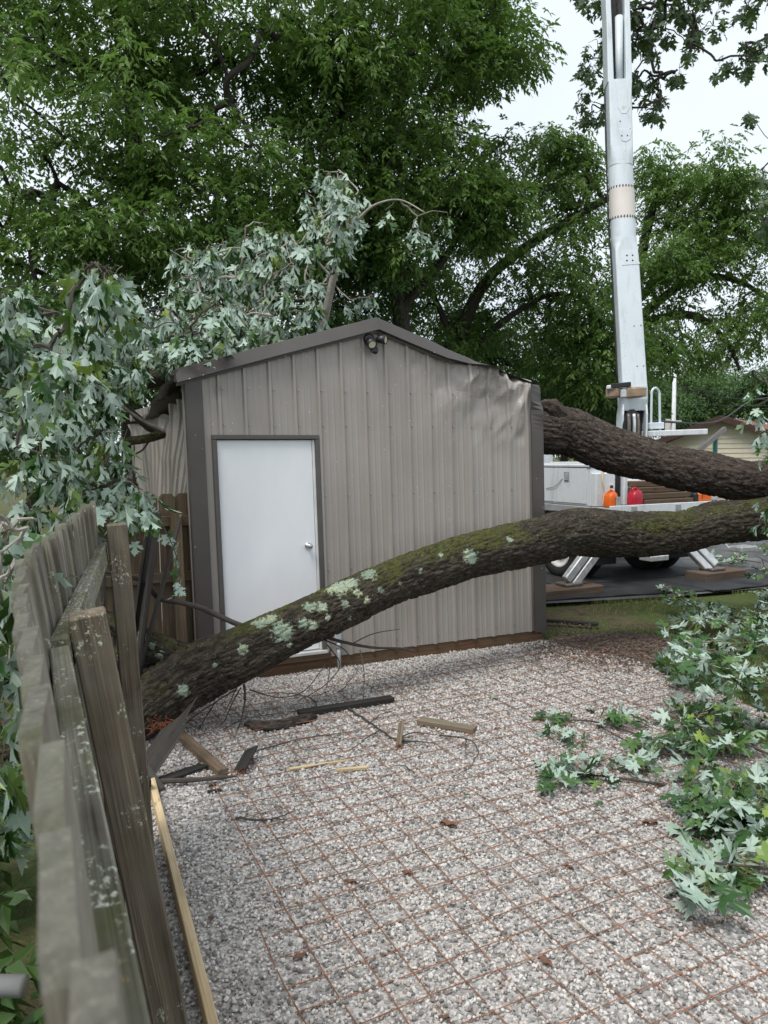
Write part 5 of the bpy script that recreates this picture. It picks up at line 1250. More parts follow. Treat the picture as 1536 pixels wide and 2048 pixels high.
for s in (-1, 1):                                                            # forked head with the lift cylinder in its slot
    V, F = loft([(bx(172) + BR * s * .145, .052, .170, BR, BF, 10), (bx(60) + BR * s * .150, .046, .168, BR, BF, 10), (bx(-120) + BR * s * .155, .042, .165, BR, BF, 10), (bx(-190) + BR * s * .155, .040, .11, BR, BF, 4)], 20); obj('boom_fork', V, F, 'boom_white', tk)
V, F = loft([(bx(172) - BF * .11, .10, .05, BR, BF, 10), (bx(-150) - BF * .11, .10, .05, BR, BF, 10)], 12); obj('boom_back_plate', V, F, 'truck_dark', tk)  # near-black plate: the slot's shade is put into its colour
V, F, G = tube([bx(168) + BF * .04 + BR * .02, bx(120) + BF * .06 + BR * .02, bx(40) + BF * .08 + BR * .03], [.055, .06, .065], 18); obj('lift_cylinder', V, F, 'boom_white', tk, smooth=True)
V, F, G = tube([bx(40) + BF * .08 + BR * .03, bx(-120) + BF * .1 + BR * .03], .035, 14); obj('cylinder_rod', V, F, 'grease_metal', tk, smooth=True)
V, F, G = tube([bx(-165) - BR * .26, bx(-165) + BR * .26], .10, 20); obj('elbow_pin', V, F, 'grease_metal', tk, smooth=True)
V, F = loft([(bx(-160) + BR * .33, .10, .12, BR, BF, 8), (bx(-160) + BR * .36 - BF * 2.5 + TZ * .8, .09, .1, BR, BF, 8), (bx(-160) + BR * .36 - BF * 5.0 + TZ * 1.4, .07, .08, BR, BF, 8)], 20); obj('upper_arm', V, F, 'boom_white', tk)
# plates and bolts on the boom's near face
def face_pt(u, v, off=.0):
    c = bx(v); return c + BF * (np.interp(v, [0, 168, 300, 520, 640, 775], [.176, .178, .178, .182, .186, .19]) + off) + BR * ((at(u, v, c[1])[0] - c[0]) / BR[0])
def plate(name, pts, off, th, mat, parent):
    P = [face_pt(u, v, off) for u, v in pts]; n = len(P); V = P + [p + BF * th for p in P]
    F = [tuple(range(n))[::-1], tuple(range(n, 2 * n))] + [(i, (i + 1) % n, n + (i + 1) % n, n + i) for i in range(n)]
    return obj(name, V, F, mat, parent)
p = plate('splice_plate', [(1238, 536), (1245, 522), (1249, 512), (1256, 509), (1262, 512), (1266, 522), (1274, 534)], -.002, .008, 'boom_white', lb)
for u, v in ((1248, 517), (1259, 517), (1248, 527), (1259, 527)):
    V, F = loft([(face_pt(u, v, .005), .014, .014, BR, TZ, 2), (face_pt(u, v, .012), .012, .012, BR, TZ, 2)], 10); obj('bolt', V, [f[::-1] for f in F], 'truck_dark', p)
p = plate('splice_plate', [(1232, 268), (1258, 268), (1254, 288), (1246, 293), (1238, 290)], -.001, .008, 'boom_white', ub)
for u, v in ((1238, 281), (1249, 281)):
    V, F = loft([(face_pt(u, v, .006), .012, .012, BR, TZ, 2), (face_pt(u, v, .014), .010, .010, BR, TZ, 2)], 10); obj('bolt', V, [f[::-1] for f in F], 'truck_dark', p)
p = plate('end_plate', [(1226, 172), (1258, 172), (1254, 225), (1247, 237), (1238, 237), (1231, 225)], -.001, .007, 'boom_white', ub)
V, F = loft([(face_pt(1241, 226, .005), .022, .035, BR, TZ, 3), (face_pt(1241, 226, .011), .020, .032, BR, TZ, 3)], 16); obj('slot_cover', V, [f[::-1] for f in F], 'boom_fiberglass', p)
for u, v in ((1235, 252), (1254, 268), (1262, 656), (1275, 655), (1268, 735), (1280, 735)):
    V, F = loft([(face_pt(u, v, .0), .010, .010, BR, TZ, 2), (face_pt(u, v, .008), .008, .008, BR, TZ, 2)], 8); obj('bolt', V, [f[::-1] for f in F], 'truck_dark', lb if v > 400 else ub)
for k, (o1, o2) in enumerate(((-.9, .75), (-.55, .95))):                       # hoses down the boom's left side
    P_ = [bx(v) - BR * (np.interp(v, [170, 300, 400, 520, 775], [.19, .19, .205, .192, .20]) + .012) + BF * (.06 * o1 + .004 * math.sin(v * .05)) for v in np.linspace(765, 175, 40)]
    V, F, G = tube(P_, .011, 6); obj('hose', V, F, 'truck_dark', tk, smooth=True)
# padded strap round the boom heel
for (u0, u1, mat, y0, y1, z) in ((1214, 1240, 'leather', 12.1, 11.9, 786), (1252, 1292, 'leather', 11.85, 11.9, 786)):
    pa, pb = at(u0, z, y0), at(u1, z - 2, y1); V, F, L = cbox((pa + pb) / 2, [nrm(pb - pa), nrm(np.cross(TZ, pb - pa)), TZ], (np.linalg.norm(pb - pa) / 2, .06, .085), .035); obj('strap_pad', V, F, mat, tk)
pa, pb = at(1213, 775, 12.0), at(1262, 770, 11.86); V, F, L = cbox((pa + pb) / 2, [nrm(pb - pa), nrm(np.cross(TZ, pb - pa)), TZ], (np.linalg.norm(pb - pa) / 2, .05, .03), .015); obj('strap_cover', V, F, 'truck_white', tk)
pa, pb = at(1222, 772, 11.93), at(1262, 768, 11.80); V, F, L = cbox((pa + pb) / 2, [nrm(pb - pa), nrm(np.cross(TZ, pb - pa)), TZ], (np.linalg.norm(pb - pa) / 2, .02, .035), .01); obj('strap', V, F, 'truck_dark', tk)
V, F, L = cbox(at(1247, 787, 11.86), [BR, BF, TZ], (.05, .03, .06), .01); obj('buckle', V, F, 'alu', tk)
# operator's platform and hoop rail
pa, pb = at(1290, 868, 11.9), at(1397, 864, 12.2); x = nrm(pb - pa)
V, F, L = cbox((pa + pb) / 2, [x, np.cross(TZ, x), TZ], (np.linalg.norm(pb - pa) / 2, .22, .045), .01); pf = obj('platform', V, F, 'truck_white', tk)
pa, pb = at(1288, 852, 11.95), at(1318, 852, 12.0); V, F, L = cbox((pa + pb) / 2, [x, np.cross(TZ, x), TZ], (np.linalg.norm(pb - pa) / 2, .15, .05), .01); obj('control_box', V, F, 'boom_white', pf)
V, F, G = tube(crom([at(1302, 860, 11.85), at(1303, 800, 11.85), at(1304, 782, 11.85), at(1311, 776, 11.87), at(1318, 784, 11.9), at(1319, 800, 11.9), at(1320, 860, 11.9)], 40), .019, 10); obj('hoop_rail', V, F, 'boom_white', pf, smooth=True)
for a in (ba - .5, ba + .5): tbox('platform_post', a - .03, a + .03, bb + .1, bb + .16, 1.21, 2.33, 'truck_white')

# wood cribbing, ground mats
def crib(foot, a0, a1, d, lab):
    f = at(*foot); h = f[2] - .035 - .02; c = np.array([f[0], f[1], h / 2 + .02])
    V, F, G = bar(c + TA * a0, c + TA * a1, d, h, ch=.012); obj('wood_block', V, F, 'crib_wood', gc=G, label=lab, cat='block', group='outrigger support blocks')
crib((1138, 1166, 10.62), -.9, .45, .45, 'dark timber block under the left outrigger by the shed corner')
crib((1425, 1136, 11.75), -.38, .52, .42, 'dark timber block under the right outrigger')
MT = [((1.6, 9.95), (4.9, 10.75), 1.25, 'black ground mat under the truck nearest the shed'), ((4.7, 10.6), (6.9, 11.55), 1.2, 'black ground mat under the right outrigger block'), ((2.6, 11.1), (5.4, 12.2), 1.2, 'black ground mat farther under the truck axle')]
for k, (a, b, w, lab) in enumerate(MT):
    a, b = np.array([*a, .016 + k * .004]), np.array([*b, .018 + k * .004]); x = nrm(b - a); y = np.array([-x[1], x[0], 0]); nn = 16
    V = [a + (b - a) * i / nn + y * j * w + np.array([0, 0, .012 * math.sin(i * .9 + k) ** 2 * (1 if j == 0 else .3) + q]) for i in range(nn + 1) for j in (0, 1) for q in (0, .012)]
    F = []
    for i in range(nn): F += [(i * 4 + p, i * 4 + q, i * 4 + 4 + q, i * 4 + 4 + p) for p, q in ((0, 2), (3, 1), (1, 0), (2, 3))]
    F += [(0, 1, 3, 2), (nn * 4, nn * 4 + 2, nn * 4 + 3, nn * 4 + 1)]
    obj('ground_mat', V, F, 'mat_black', label=lab, cat='mat', group='truck ground mats')
# loads on the deck
for k, (u0, u1, v, y, w, h, lab) in enumerate(((1290, 1412, 1003, 11.35, .2, .085, 'lowest brown plank stacked on the truck deck'), (1288, 1405, 991, 11.45, .2, .085, 'second brown plank up on the truck deck stack'), (1285, 1400, 978, 11.62, .2, .085, 'third brown plank up on the truck deck stack'), (1284, 1390, 966, 11.8, .2, .085, 'topmost brown plank on the truck deck stack'))):
    p0 = T3(.72, .12 + k * .07, 1.262 + k * .092); p1 = T3(1.78 + .03 * (k % 2), .18 + k * .07, 1.262 + k * .092)
    V, F, G = bar(p0, p1, .24, .085, ch=.008); obj('plank', V, F, 'deck_boards', gc=G, label=lab, cat='plank', group='planks on the truck deck')
def can(a, b, z, w, d, h, mat, name, lab):
    root = thing(name, lab, 'fuel can', T3(a, b, z))
    V, F = loft([(T3(a, b, z), w, d, TA, TB, 5), (T3(a, b, z + h * .12), w * 1.04, d * 1.04, TA, TB, 5), (T3(a, b, z + h * .62), w, d, TA, TB, 5), (T3(a + w * .1, b, z + h * .80), w * .75, d * .9, TA, TB, 4), (T3(a + w * .2, b, z + h * .88), w * .4, d * .7, TA, TB, 3)], 28); bo = obj('body', V, F, mat, root, smooth=True)
    V, F, G = tube(crom([T3(a - w * .6, b, z + h * .62), T3(a - w * .5, b, z + h * .93), T3(a + w * .1, b, z + h * .98), T3(a + w * .3, b, z + h * .82)], 14), w * .17, 8); obj('handle', V, F, mat, root, smooth=True)
    V, F = loft([(T3(a + w * .6, b, z + h * .76), w * .28, w * .28, TA, TB, 2), (T3(a + w * .62, b, z + h * .92), w * .26, w * .26, TA, TB, 2)], 14); obj('cap', V, F, mat, root)
    return root
c_ = can(.16, .14, 1.212, .085, .08, .26, 'orange_plastic', 'fuel_jug', 'orange plastic fuel jug standing on the truck deck corner')
V, F, L = cbox(T3(.22, .045, 1.30), [TA, TB, TZ], (.045, .006, .07), .003); obj('label_patch', V, F, 'truck_grey', c_)
can(.60, .10, 1.212, .10, .08, .28, 'red_plastic', 'gas_can', 'red plastic gas can beside the planks on the truck deck')
cs_ = thing('chainsaw', 'orange chainsaw lying on the right end of the truck deck', 'chainsaw', T3(2.05, .12, 1.212))
V, F, L = cbox(T3(2.02, .14, 1.30), [TA, TB, TZ], (.16, .10, .08), .03); obj('body', V, F, 'orange_plastic', cs_)
V, F, L = cbox(T3(1.86, .14, 1.29), [TA, TB, TZ], (.06, .09, .09), .03); obj('engine_cover', V, F, 'truck_dark', cs_)
V, F, L = cbox(T3(2.30, .16, 1.275), [TA, TB, TZ], (.20, .004, .03), .003); obj('bar', V, F, 'alu', cs_)
V, F, G = tube(crom([T3(1.95, .05, 1.28), T3(1.96, .06, 1.42), T3(1.98, .18, 1.44), T3(1.97, .24, 1.30)], 14), .013, 8); obj('front_handle', V, F, 'truck_dark', cs_, smooth=True)
# short board on the lawn by the corner
V, F, G = bar(gp(1088, 1240, .03), gp(1196, 1249, .03), .09, .035); obj('plank', V, F, 'plank_black', gc=G, label='dark weathered plank lying in the grass beside the shed corner', cat='plank')
V, F, G = bar(S(SW + .05, .05, .17), S(SW + .10, .35, .2), .03, .16); obj('skid_block', V, F, 'plank_black', gc=G, label='dark block at the foot of the shed right corner', cat='block')

# ------------------------------------------------------------------ house, poles and cables beyond
HY = 30.0
hs = thing('house', 'small tan lap-sided house with brown gable roof beyond the truck', 'house', (*at(1450, 905, HY)[:2], 0))
pk, le = at(1447, 834, HY), at(1330, 884, HY); hx = np.array([.81, -.59, 0]); hx /= np.linalg.norm(hx); hy = np.array([-hx[1], hx[0], 0])
hw = 117 / FPX * HY / .9; rise = pk[2] - le[2]; hb = np.array([pk[0], pk[1], 0.]); ez = le[2] - .12
def H(a, b, z): return hb + hx * a + hy * b + np.array([0, 0, z])
for k in range(17):                               # lap boards
    z0, z1 = .25 + k * .19, .25 + k * .19 + .2
    def half(z): return hw * .93 * min(1, max(.02, (pk[2] - .12 - z) / rise))
    if half(z0) < .1: continue
    V = [H(-half(z0), 0, z0), H(half(z0), 0, z0), H(half(z1), .025, z1), H(-half(z1), .025, z1)]; V += [v + hy * .02 for v in V]
    obj('siding_board', V, [(0, 1, 2, 3), (7, 6, 5, 4), (0, 4, 5, 1), (1, 5, 6, 2), (2, 6, 7, 3), (3, 7, 4, 0)], 'house_siding', hs)
for s in (-1, 1):
    e = H(s * hw * 1.04, -.35, pk[2] - rise * 1.04); t_ = H(0, -.35, pk[2])
    V = [e, t_, t_ + hy * 9, e + hy * 9]; V = V + [v - TZ * .10 for v in V]
    obj('roof', V, [(0, 1, 2, 3), (7, 6, 5, 4), (0, 4, 5, 1), (1, 5, 6, 2), (2, 6, 7, 3), (3, 7, 4, 0)], 'house_roof', hs)
    V, F, G = bar(e - TZ * .06 - hy * .02, t_ - TZ * .06 - hy * .02, .04, .24, up=TZ); obj('rake_board', V, F, 'house_trim', hs)
V = [H(-hw * .93, .06, 0), H(hw * .93, .06, 0), H(hw * .93, 8.5, 0), H(-hw * .93, 8.5, 0)]; V += [v + TZ * (ez) for v in V]
obj('wall', V, [(0, 1, 5, 4), (1, 2, 6, 5), (2, 3, 7, 6), (3, 0, 4, 7)], 'house_siding', hs)
sf = thing('swing_frame', 'grey slanted beam on a teal post before the tan house', 'play frame', (*at(1425, 905, 24)[:2], 0))
V, F, G = bar(at(1392, 905, 23.6), at(1450, 857, 24.2), .12, .14); obj('beam', V, F, 'grey_plank', sf, gc=G)
b_ = at(1431, 868, 24.1); V, F, G = tube([(b_[0], b_[1], -.1), b_], .075, 10); obj('post', V, F, 'teal_paint', sf, smooth=True)
def pole(u, vt, y, mat, lab, arm=None, r0=.14):
    top = at(u, vt, y); rt = thing('utility_pole', lab, 'utility pole', (top[0], top[1], 0)); V, F, G = tube([(top[0], top[1], -.1), top], [r0, r0 * .7], 12); obj('pole', V, F, mat, rt, smooth=True)
    for v in arm or []:
        V, F, G = bar(at(u - 12, v, y - .1), at(u + 13, v, y + .1), .1, .12); obj('crossarm', V, F, mat, rt)
    return top
pole(1349, 748, 42, 'pole_pale', 'pale utility pole with crossarm far behind the truck boom', [843])
pole(1336, 838, 40, 'pole_wood', 'short brown utility pole stub left of the pale pole', None, .2)
CB = [((1288, 842, 13), (1500, 802, 30), .022, 'thick black cable sagging from boom toward the house'), ((1336, 768, 42), (1536, 790, 46), .018, 'thin cable at right just above the far treetops'), ((1336, 776, 42), (1536, 800, 46), .018, 'thin cable at right crossing the far treetops'), ((1349, 800, 42), (1536, 812, 44), .018, 'thin cable lower across the far trees'), ((1380, 728, 60), (1560, 745, 50), .02, 'faint cable high in the open sky at right')]
for a, b, q, lab in CB:
    p0, p1 = at(*a), at(*b); mid = (p0 + p1) / 2 - TZ * .02 * np.linalg.norm(p1 - p0); p2 = p1 + (p1 - p0) * .5
    V, F, G = tube(crom([p0, mid, p1, p2], 30), q, 6); obj('cable', V, F, 'cable', label=lab, cat='cable', group='overhead cables')
# ------------------------------------------------------------------ standing trees
def sprays(c, R, n, r, L=.20, leaf=(.085, .026), m=7, droop=.12, flat=.5):
    """compound leaves: returns leaflet kites for n sprays round each centre c"""
    N = len(c) * n; C = np.repeat(c, n, 0); RR = np.repeat(R, n)
    d = r.normal(0, 1, (N, 3)); d /= np.linalg.norm(d, axis=1)[:, None]; rad_ = r.random(N) ** .45
    off = d * (rad_ * RR)[:, None]; off[:, 2] *= flat; off[:, 2] -= .25 * (np.hypot(off[:, 0], off[:, 1]) ** 2) / RR
    O = C + off; D = nrm(off * np.array([1, 1, .4]) + r.normal(0, .35 * RR[:, None], (N, 3)) + np.array([0, 0, -droop]) * RR[:, None])
    Sd = nrm(np.cross(D, np.array([0, 0, 1.])) + r.normal(0, .15, (N, 3))); Nn = np.cross(Sd, D)
    out = []
    sz = r.uniform(.75, 1.25, N)
    for j in range(m):
        f = (j + 1) / m; sgn = 1 if j % 2 else -1; last = j == m - 1
        base = O + D * (L * f * sz)[:, None] - np.array([0, 0, 1.]) * (L * .45 * f * f * sz)[:, None]
        dr = nrm(D * (.6 + .4 * last) + Sd * sgn * (.0 if last else .85) + np.array([0, 0, -.38]) + r.normal(0, .28, (N, 3)))
        wv = nrm(np.cross(dr, Nn + r.normal(0, .35, (N, 3))))
        ll = (leaf[0] * sz * r.uniform(.8, 1.2, N))[:, None]; ww = (leaf[1] * sz)[:, None]
        mid = base + dr * ll * .42 + np.cross(wv, dr) * ll * .06
        out.append(np.stack([base, mid + wv * ww * .5, base + dr * ll - np.array([0, 0, .12]) * ll, mid - wv * ww * .5], 1))
    K = np.stack(out, 1)                                  # N, m, 4, 3
    rn = np.repeat(np.clip(np.repeat(r.normal(.42, .16, len(c)), n) + r.normal(0, .14, N), 0, 1), m * 4)
    V = K.reshape(-1, 3); F = np.arange(len(V)).reshape(-1, 4); return V, F, rn
def tree(name, label, base, trunk, ell, ncl, nsp, seed, mat='leaf_tree', R=(.55, 1.0), tr=.22, leaf=(.125, .055), m=6, L=.20, group='standing trees', limbs=(), cull=True, gap=.42, gs=.35, edge=None, kbr=5, r0=.007):
    r = np.random.default_rng(seed); root = thing(name, label, 'tree', base, group)
    tp = crom([base, *trunk], 24); V, F, G = tube(tp, np.linspace(tr, tr * .35, 24), 14, cap=False)
    V = V + (fbm(V * 5, seed)[:, None] - .5) * tr * .3
    obj('trunk', V, F, 'bark_far', root, gc=G, smooth=True)
    nodes = [tp[i] for i in range(8, 24, 2)]; mb = []; MG = []
    for lm in limbs:
        lp = crom(lm, 20); V, F, G = tube(lp, np.linspace(tr * .55, tr * .16, 20), 8, cap=False); mb.append((V, F)); MG.append(G); nodes += [lp[i] for i in range(2, 20, 2)]
    cs = []; w = np.array([e[3] * e[4] * e[5] for e in ell]) ** .6; w /= w.sum()
    tries = 0
    while len(cs) < ncl and tries < 60000:
        tries += 1
        e = ell[r.choice(len(ell), p=w)]; d = r.normal(0, 1, 3); d /= np.linalg.norm(d); q = r.random() ** .38
        p = np.array(e[:3]) + d * q * np.array(e[3:6])
        if fbm((p * gs)[None], seed + 60, 2)[0] < gap: continue
        if p[2] < .8: continue
        if cull:
            s = prj(p[None])[0]
            if not (-420 < s[0] < 1960 and -460 < s[1] < 1250): continue
            if edge is not None and s[0] > np.interp(s[1], *edge): continue
        cs.append(p)
    cs = np.array(cs); Rr = r.uniform(*R, len(cs))
    nd, ch, ld = grow(nodes, [-1] * len(nodes), cs, r, .10, 3, .05)
    V, F, G = twigs_mesh(nd, ch, ld, r0, tr * .3, kbr); mb.append((V, F)); MG.append(G); V, F = soup(mb)
    obj('branches', V, F, 'bark_far', root, gc=np.vstack(MG), smooth=True, kind='stuff')
    V, F, rn = sprays(cs, Rr, nsp, r, L, leaf, m); obj('crown', V, F, mat, root, attrs={'rnd': rn}, kind='stuff')
    return root
def el(u, v, Y, ru, rv, ry):            # a crown mass seen at u, v at distance Y
    c = at(u, v, Y); return (*c, ru * Y / FPX, ry, rv * Y / FPX)
def g0(u, Y): p = at(u, 905, Y); return np.array([p[0], p[1], -.05])
tree('ash_tree', 'tall dark green tree with drooping leaflets filling the upper left', g0(262, 15), [at(262, 620, 15), at(268, 300, 15.2), at(262, 40, 15.5), at(262, -300, 15.8)],
     [el(150, 250, 14, 420, 300, 2.6), el(420, 180, 14.5, 300, 300, 2.4), el(330, -60, 15, 520, 260, 2.6), el(120, 520, 13.5, 320, 150, 1.8), el(430, 470, 14.5, 220, 160, 1.8), el(-150, 150, 14, 250, 420, 2.2)], 430, 34, 11, tr=.24, R=(.5, .9), gap=.43,
     limbs=[[at(266, 420, 15.1), at(330, 310, 14.8), at(390, 240, 14.5), at(470, 200, 14)], [at(264, 560, 15), at(180, 420, 14.6), at(110, 360, 14)]])
tree('ash_tree', 'tall green tree standing behind the shed ridge', g0(820, 17), [at(800, 600, 17), at(770, 350, 17), at(820, 100, 17), at(830, -250, 17)],
     [el(820, 130, 16.5, 270, 260, 2.6), el(990, 240, 16, 130, 110, 1.6), el(980, 90, 16.5, 150, 150, 1.8), el(1030, 180, 16, 95, 120, 1.3), el(1010, 330, 16, 60, 90, 1.2), el(760, -60, 17, 330, 200, 2.4), el(830, 420, 16.5, 220, 140, 2.0), el(980, 410, 16.5, 70, 90, 1.2), el(640, 330, 16.5, 170, 240, 2.0)], 430, 34, 12, tr=.22, R=(.5, .85), gap=.33, edge=([-200, 0, 60, 200, 260, 350, 450], [960, 1010, 1060, 1085, 1030, 1010, 1060]),
     limbs=[[at(795, 560, 17), at(700, 380, 16.5), at(680, 240, 16)], [at(800, 620, 17), at(900, 500, 16.5), at(960, 350, 16)]])
tree('box_elder', 'arching limbed tree between the shed and the boom', g0(905, 19), [at(915, 720, 19), at(960, 580, 18.8), at(1030, 510, 18.6), at(1120, 450, 18.4), at(1230, 390, 18.2)],
     [el(1140, 560, 18, 120, 150, 1.6), el(1130, 370, 18.5, 90, 90, 1.4), el(1000, 620, 18, 130, 110, 1.6), el(1190, 700, 18, 130, 80, 1.6), el(880, 600, 19, 130, 120, 1.6), el(1110, 300, 18.5, 60, 45, 1.0)], 165, 34, 13, mat='leaf_tree', tr=.20, R=(.5, .85), gap=.38,
     limbs=[[at(940, 700, 19), at(1010, 640, 18.5), at(1100, 590, 18), at(1180, 600, 17.8)], [at(920, 720, 19), at(870, 600, 18.6), at(820, 560, 18.4)]])
tree('broad_tree', 'wide branching tree standing right of the boom', g0(1262, 22), [at(1262, 760, 22), at(1268, 620, 22), at(1290, 480, 22), at(1330, 330, 22)],
     [el(1400, 330, 21.5, 120, 80, 2.0), el(1330, 400, 21, 130, 100, 2.0), el(1460, 430, 21.5, 110, 80, 2.0), el(1400, 520, 21, 170, 60, 2.0), el(1300, 600, 21, 90, 120, 2.0), el(1360, 700, 21, 120, 60, 1.6), el(1480, 640, 21, 80, 50, 1.6), el(1300, 310, 22, 60, 60, 1.4)], 200, 32, 14, mat='leaf_tree', tr=.26, R=(.5, .85), gap=.44,
     limbs=[[at(1270, 640, 22), at(1380, 560, 21.5), at(1470, 560, 21), at(1540, 600, 21)], [at(1275, 600, 22), at(1420, 470, 21), at(1520, 470, 21)], [at(1265, 650, 22), at(1380, 630, 21), at(1450, 680, 21), at(1480, 740, 21)]])
# bare drooping twigs under the broad tree
# dim understory that closes the view behind shed and fence
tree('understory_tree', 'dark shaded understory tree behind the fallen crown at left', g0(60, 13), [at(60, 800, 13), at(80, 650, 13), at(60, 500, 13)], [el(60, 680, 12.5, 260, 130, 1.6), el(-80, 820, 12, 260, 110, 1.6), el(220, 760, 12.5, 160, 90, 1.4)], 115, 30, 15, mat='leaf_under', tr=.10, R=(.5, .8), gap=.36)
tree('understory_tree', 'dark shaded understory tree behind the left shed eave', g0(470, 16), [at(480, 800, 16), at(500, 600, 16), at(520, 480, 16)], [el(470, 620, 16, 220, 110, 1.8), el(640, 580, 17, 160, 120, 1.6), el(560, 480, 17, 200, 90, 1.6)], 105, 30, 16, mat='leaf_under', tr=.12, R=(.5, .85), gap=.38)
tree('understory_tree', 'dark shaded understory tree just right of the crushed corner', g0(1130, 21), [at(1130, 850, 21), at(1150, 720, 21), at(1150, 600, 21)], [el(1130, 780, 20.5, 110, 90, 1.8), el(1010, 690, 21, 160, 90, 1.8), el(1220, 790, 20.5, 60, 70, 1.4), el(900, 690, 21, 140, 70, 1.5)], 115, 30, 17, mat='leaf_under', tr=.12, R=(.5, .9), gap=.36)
for k, (u, Y, ru, v, rv, lab) in enumerate(((-60, 24, 420, 830, 130, 'dark shrub thicket far left behind the fence'), (330, 26, 380, 800, 130, 'dark shrub thicket behind the shed left wall'), (760, 27, 380, 790, 130, 'dark shrub thicket directly behind the shed'), (1110, 26, 170, 820, 90, 'dark shrub thicket between shed and truck'))):
    r = np.random.default_rng(300 + k); root = thing('shrub', lab, 'shrub', g0(u, Y), 'shrub thicket'); cs = []
    while len(cs) < 42:
        p = at(u + r.uniform(-1, 1) * ru, v + r.uniform(-1, 1) * rv, Y + r.uniform(-1, 1)); 
        if p[2] > .2: cs.append(p)
    cs = np.array(cs); nd = [g0(u + q * ru, Y) for q in (-.6, -.2, .2, .6)]
    V, F, G = twigs_mesh(*grow(nd, [-1] * 4, cs, r, .1, 3, .05), .015, .06, 4); obj('stems', V, F, 'bark_far', root, gc=G)
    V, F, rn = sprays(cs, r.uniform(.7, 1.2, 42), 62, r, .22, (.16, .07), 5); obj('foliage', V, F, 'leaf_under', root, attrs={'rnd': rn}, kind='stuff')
# far trees at the horizon on the right
for k, (u, Y, ell_, lab) in enumerate(((1290, 55, [(1290, 800, 50, 60)], 'pale green far tree left of the utility pole'), (1380, 60, [(1380, 790, 60, 55), (1350, 830, 60, 30)], 'pale green far tree behind the utility pole'), (1440, 64, [(1430, 770, 60, 45), (1460, 800, 60, 40)], 'tall far tree behind the tan house'), (1510, 58, [(1510, 790, 60, 45), (1560, 770, 60, 60)], 'pale far tree at the right edge beyond the house'), (1240, 50, [(1235, 815, 40, 55)], 'yellow-green far tree behind the boom base'))):
    tree('far_tree', lab, g0(u, Y), [at(u, 860, Y), at(u, 820, Y), at(u, 780, Y)], [el(a, b, Y, c, d, 3.0) for a, b, c, d in ell_], 75, 55, 400 + k, mat='leaf_far', tr=.3, R=(1.0, 1.8), leaf=(.26, .12), m=4, L=.4, group='far trees on the horizon', gap=.25, r0=.03, kbr=4)
# silver maple standing off to the right, its boughs hanging into the top of the view
mp = thing('maple_tree', 'dark silver maple boughs hanging into the top right corner', 'tree', (14.5, 14.5, -.05), 'standing trees')
V, F, G = tube(crom([(14.5, 14.5, -.05), (14.4, 14.5, 4), (14, 14.6, 8), (13.6, 14.7, 12), (13.4, 14.7, 15)], 30), np.linspace(.32, .12, 30), 18, cap=False); obj('trunk', V, F, 'bark_far', mp, gc=G, smooth=True)
LM = Leaves(); r = np.random.default_rng(500); tips = []
def over(poly, n, y0, y1):
    P = np.array(poly); k = 0
    while k < n:
        u, v = r.uniform(P[:, 0].min(), P[:, 0].max()), r.uniform(P[:, 1].min(), P[:, 1].max())
        if not inpoly(np.array([u]), np.array([v]), poly)[0]: continue
        c = at(u, v, r.uniform(y0, y1)); tips.append(c); k += 1
        hang(LM, c, r, .17, int(r.integers(5, 9)), out=.9, under=.3, n_t=3)
over([(1150, -60), (1420, -60), (1395, 60), (1380, 130), (1340, 180), (1310, 230), (1255, 260), (1210, 255), (1160, 230), (1155, 120), (1180, 60)], 105, 13.8, 16)
over([(1200, -260), (1700, -260), (1700, -20), (1420, -40), (1190, -40)], 70, 13.6, 16)
over([(1400, -40), (1620, -40), (1620, 120), (1500, 140), (1440, 160), (1430, 90)], 40, 13, 15.5)
over([(1495, 310), (1620, 300), (1620, 520), (1530, 460), (1500, 350)], 16, 12.5, 14.5)
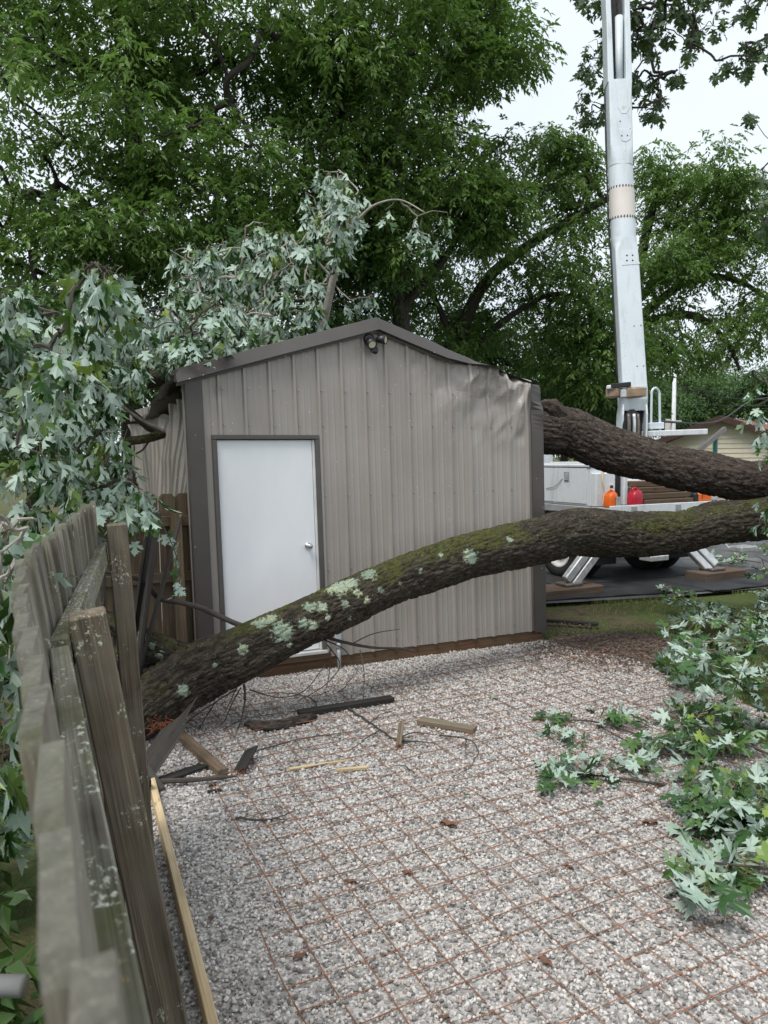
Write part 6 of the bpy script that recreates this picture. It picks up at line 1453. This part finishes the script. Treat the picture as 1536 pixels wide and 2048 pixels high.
over([(1480, 215), (1512, 215), (1505, 235), (1482, 235)], 1, 13.2, 13.4)
over([(1500, 560), (1640, 540), (1640, 640), (1540, 640)], 5, 12.5, 14)
lb_ = [[(14.1, 14.6, 7.5), at(1760, 60, 14.8), at(1560, -60, 14.7), at(1420, -90, 14.6), at(1300, 20, 14.6)], [(13.9, 14.6, 8.5), at(1700, -160, 14.8), at(1450, -260, 14.8), at(1250, -200, 14.8)], [(14.2, 14.5, 6.5), at(1800, 330, 14.2), at(1640, 360, 13.8), at(1540, 380, 13.6)], [(14.3, 14.5, 5.2), at(1800, 560, 14), at(1600, 580, 13.6)]]
nodes, mbx, MG = [], [], []
for lm in lb_:
    lp = crom(lm, 24); V, F, G = tube(lp, np.linspace(.08, .02, 24), 8, cap=False); mbx.append((V, F)); MG.append(G); nodes += [lp[i] for i in range(8, 24, 2)]
V, F, G = twigs_mesh(*grow(nodes, [-1] * len(nodes), np.array(tips), r, .10, 4, .06), .004, .03, 5); mbx.append((V, F)); MG.append(G); V, F = soup(mbx); obj('branches', V, F, 'bark_far', mp, gc=np.vstack(MG), smooth=True, kind='stuff')
LM.build(mp, ['maple_silhouette'], 0, LT1, 'crown')

# weeds and fallen leaves outside the near fence
r = np.random.default_rng(610); cs = []
while len(cs) < 60:
    p = np.array([r.uniform(-2.6, -.4), r.uniform(.3, 3.4), 0]); b = fbase(p[1])
    if p[0] < b[0] - .30 - .12 * r.random(): cs.append(p + np.array([0, 0, r.uniform(.05, .75)]))
cs = np.array(cs); root = thing('weed_thicket', 'dark leafy weeds growing outside the near fence at lower left', 'weeds', (-1.4, 1.6, 0))
V, F, G = twigs_mesh(*grow([np.array([x, y, 0.]) for x in (-2.2, -1.6, -1.0) for y in (.6, 1.4, 2.4)], [-1] * 9, cs, r, .06, 3, .05), .003, .01, 4); obj('stems', V, F, 'twig_bark', root, gc=G, kind='stuff')
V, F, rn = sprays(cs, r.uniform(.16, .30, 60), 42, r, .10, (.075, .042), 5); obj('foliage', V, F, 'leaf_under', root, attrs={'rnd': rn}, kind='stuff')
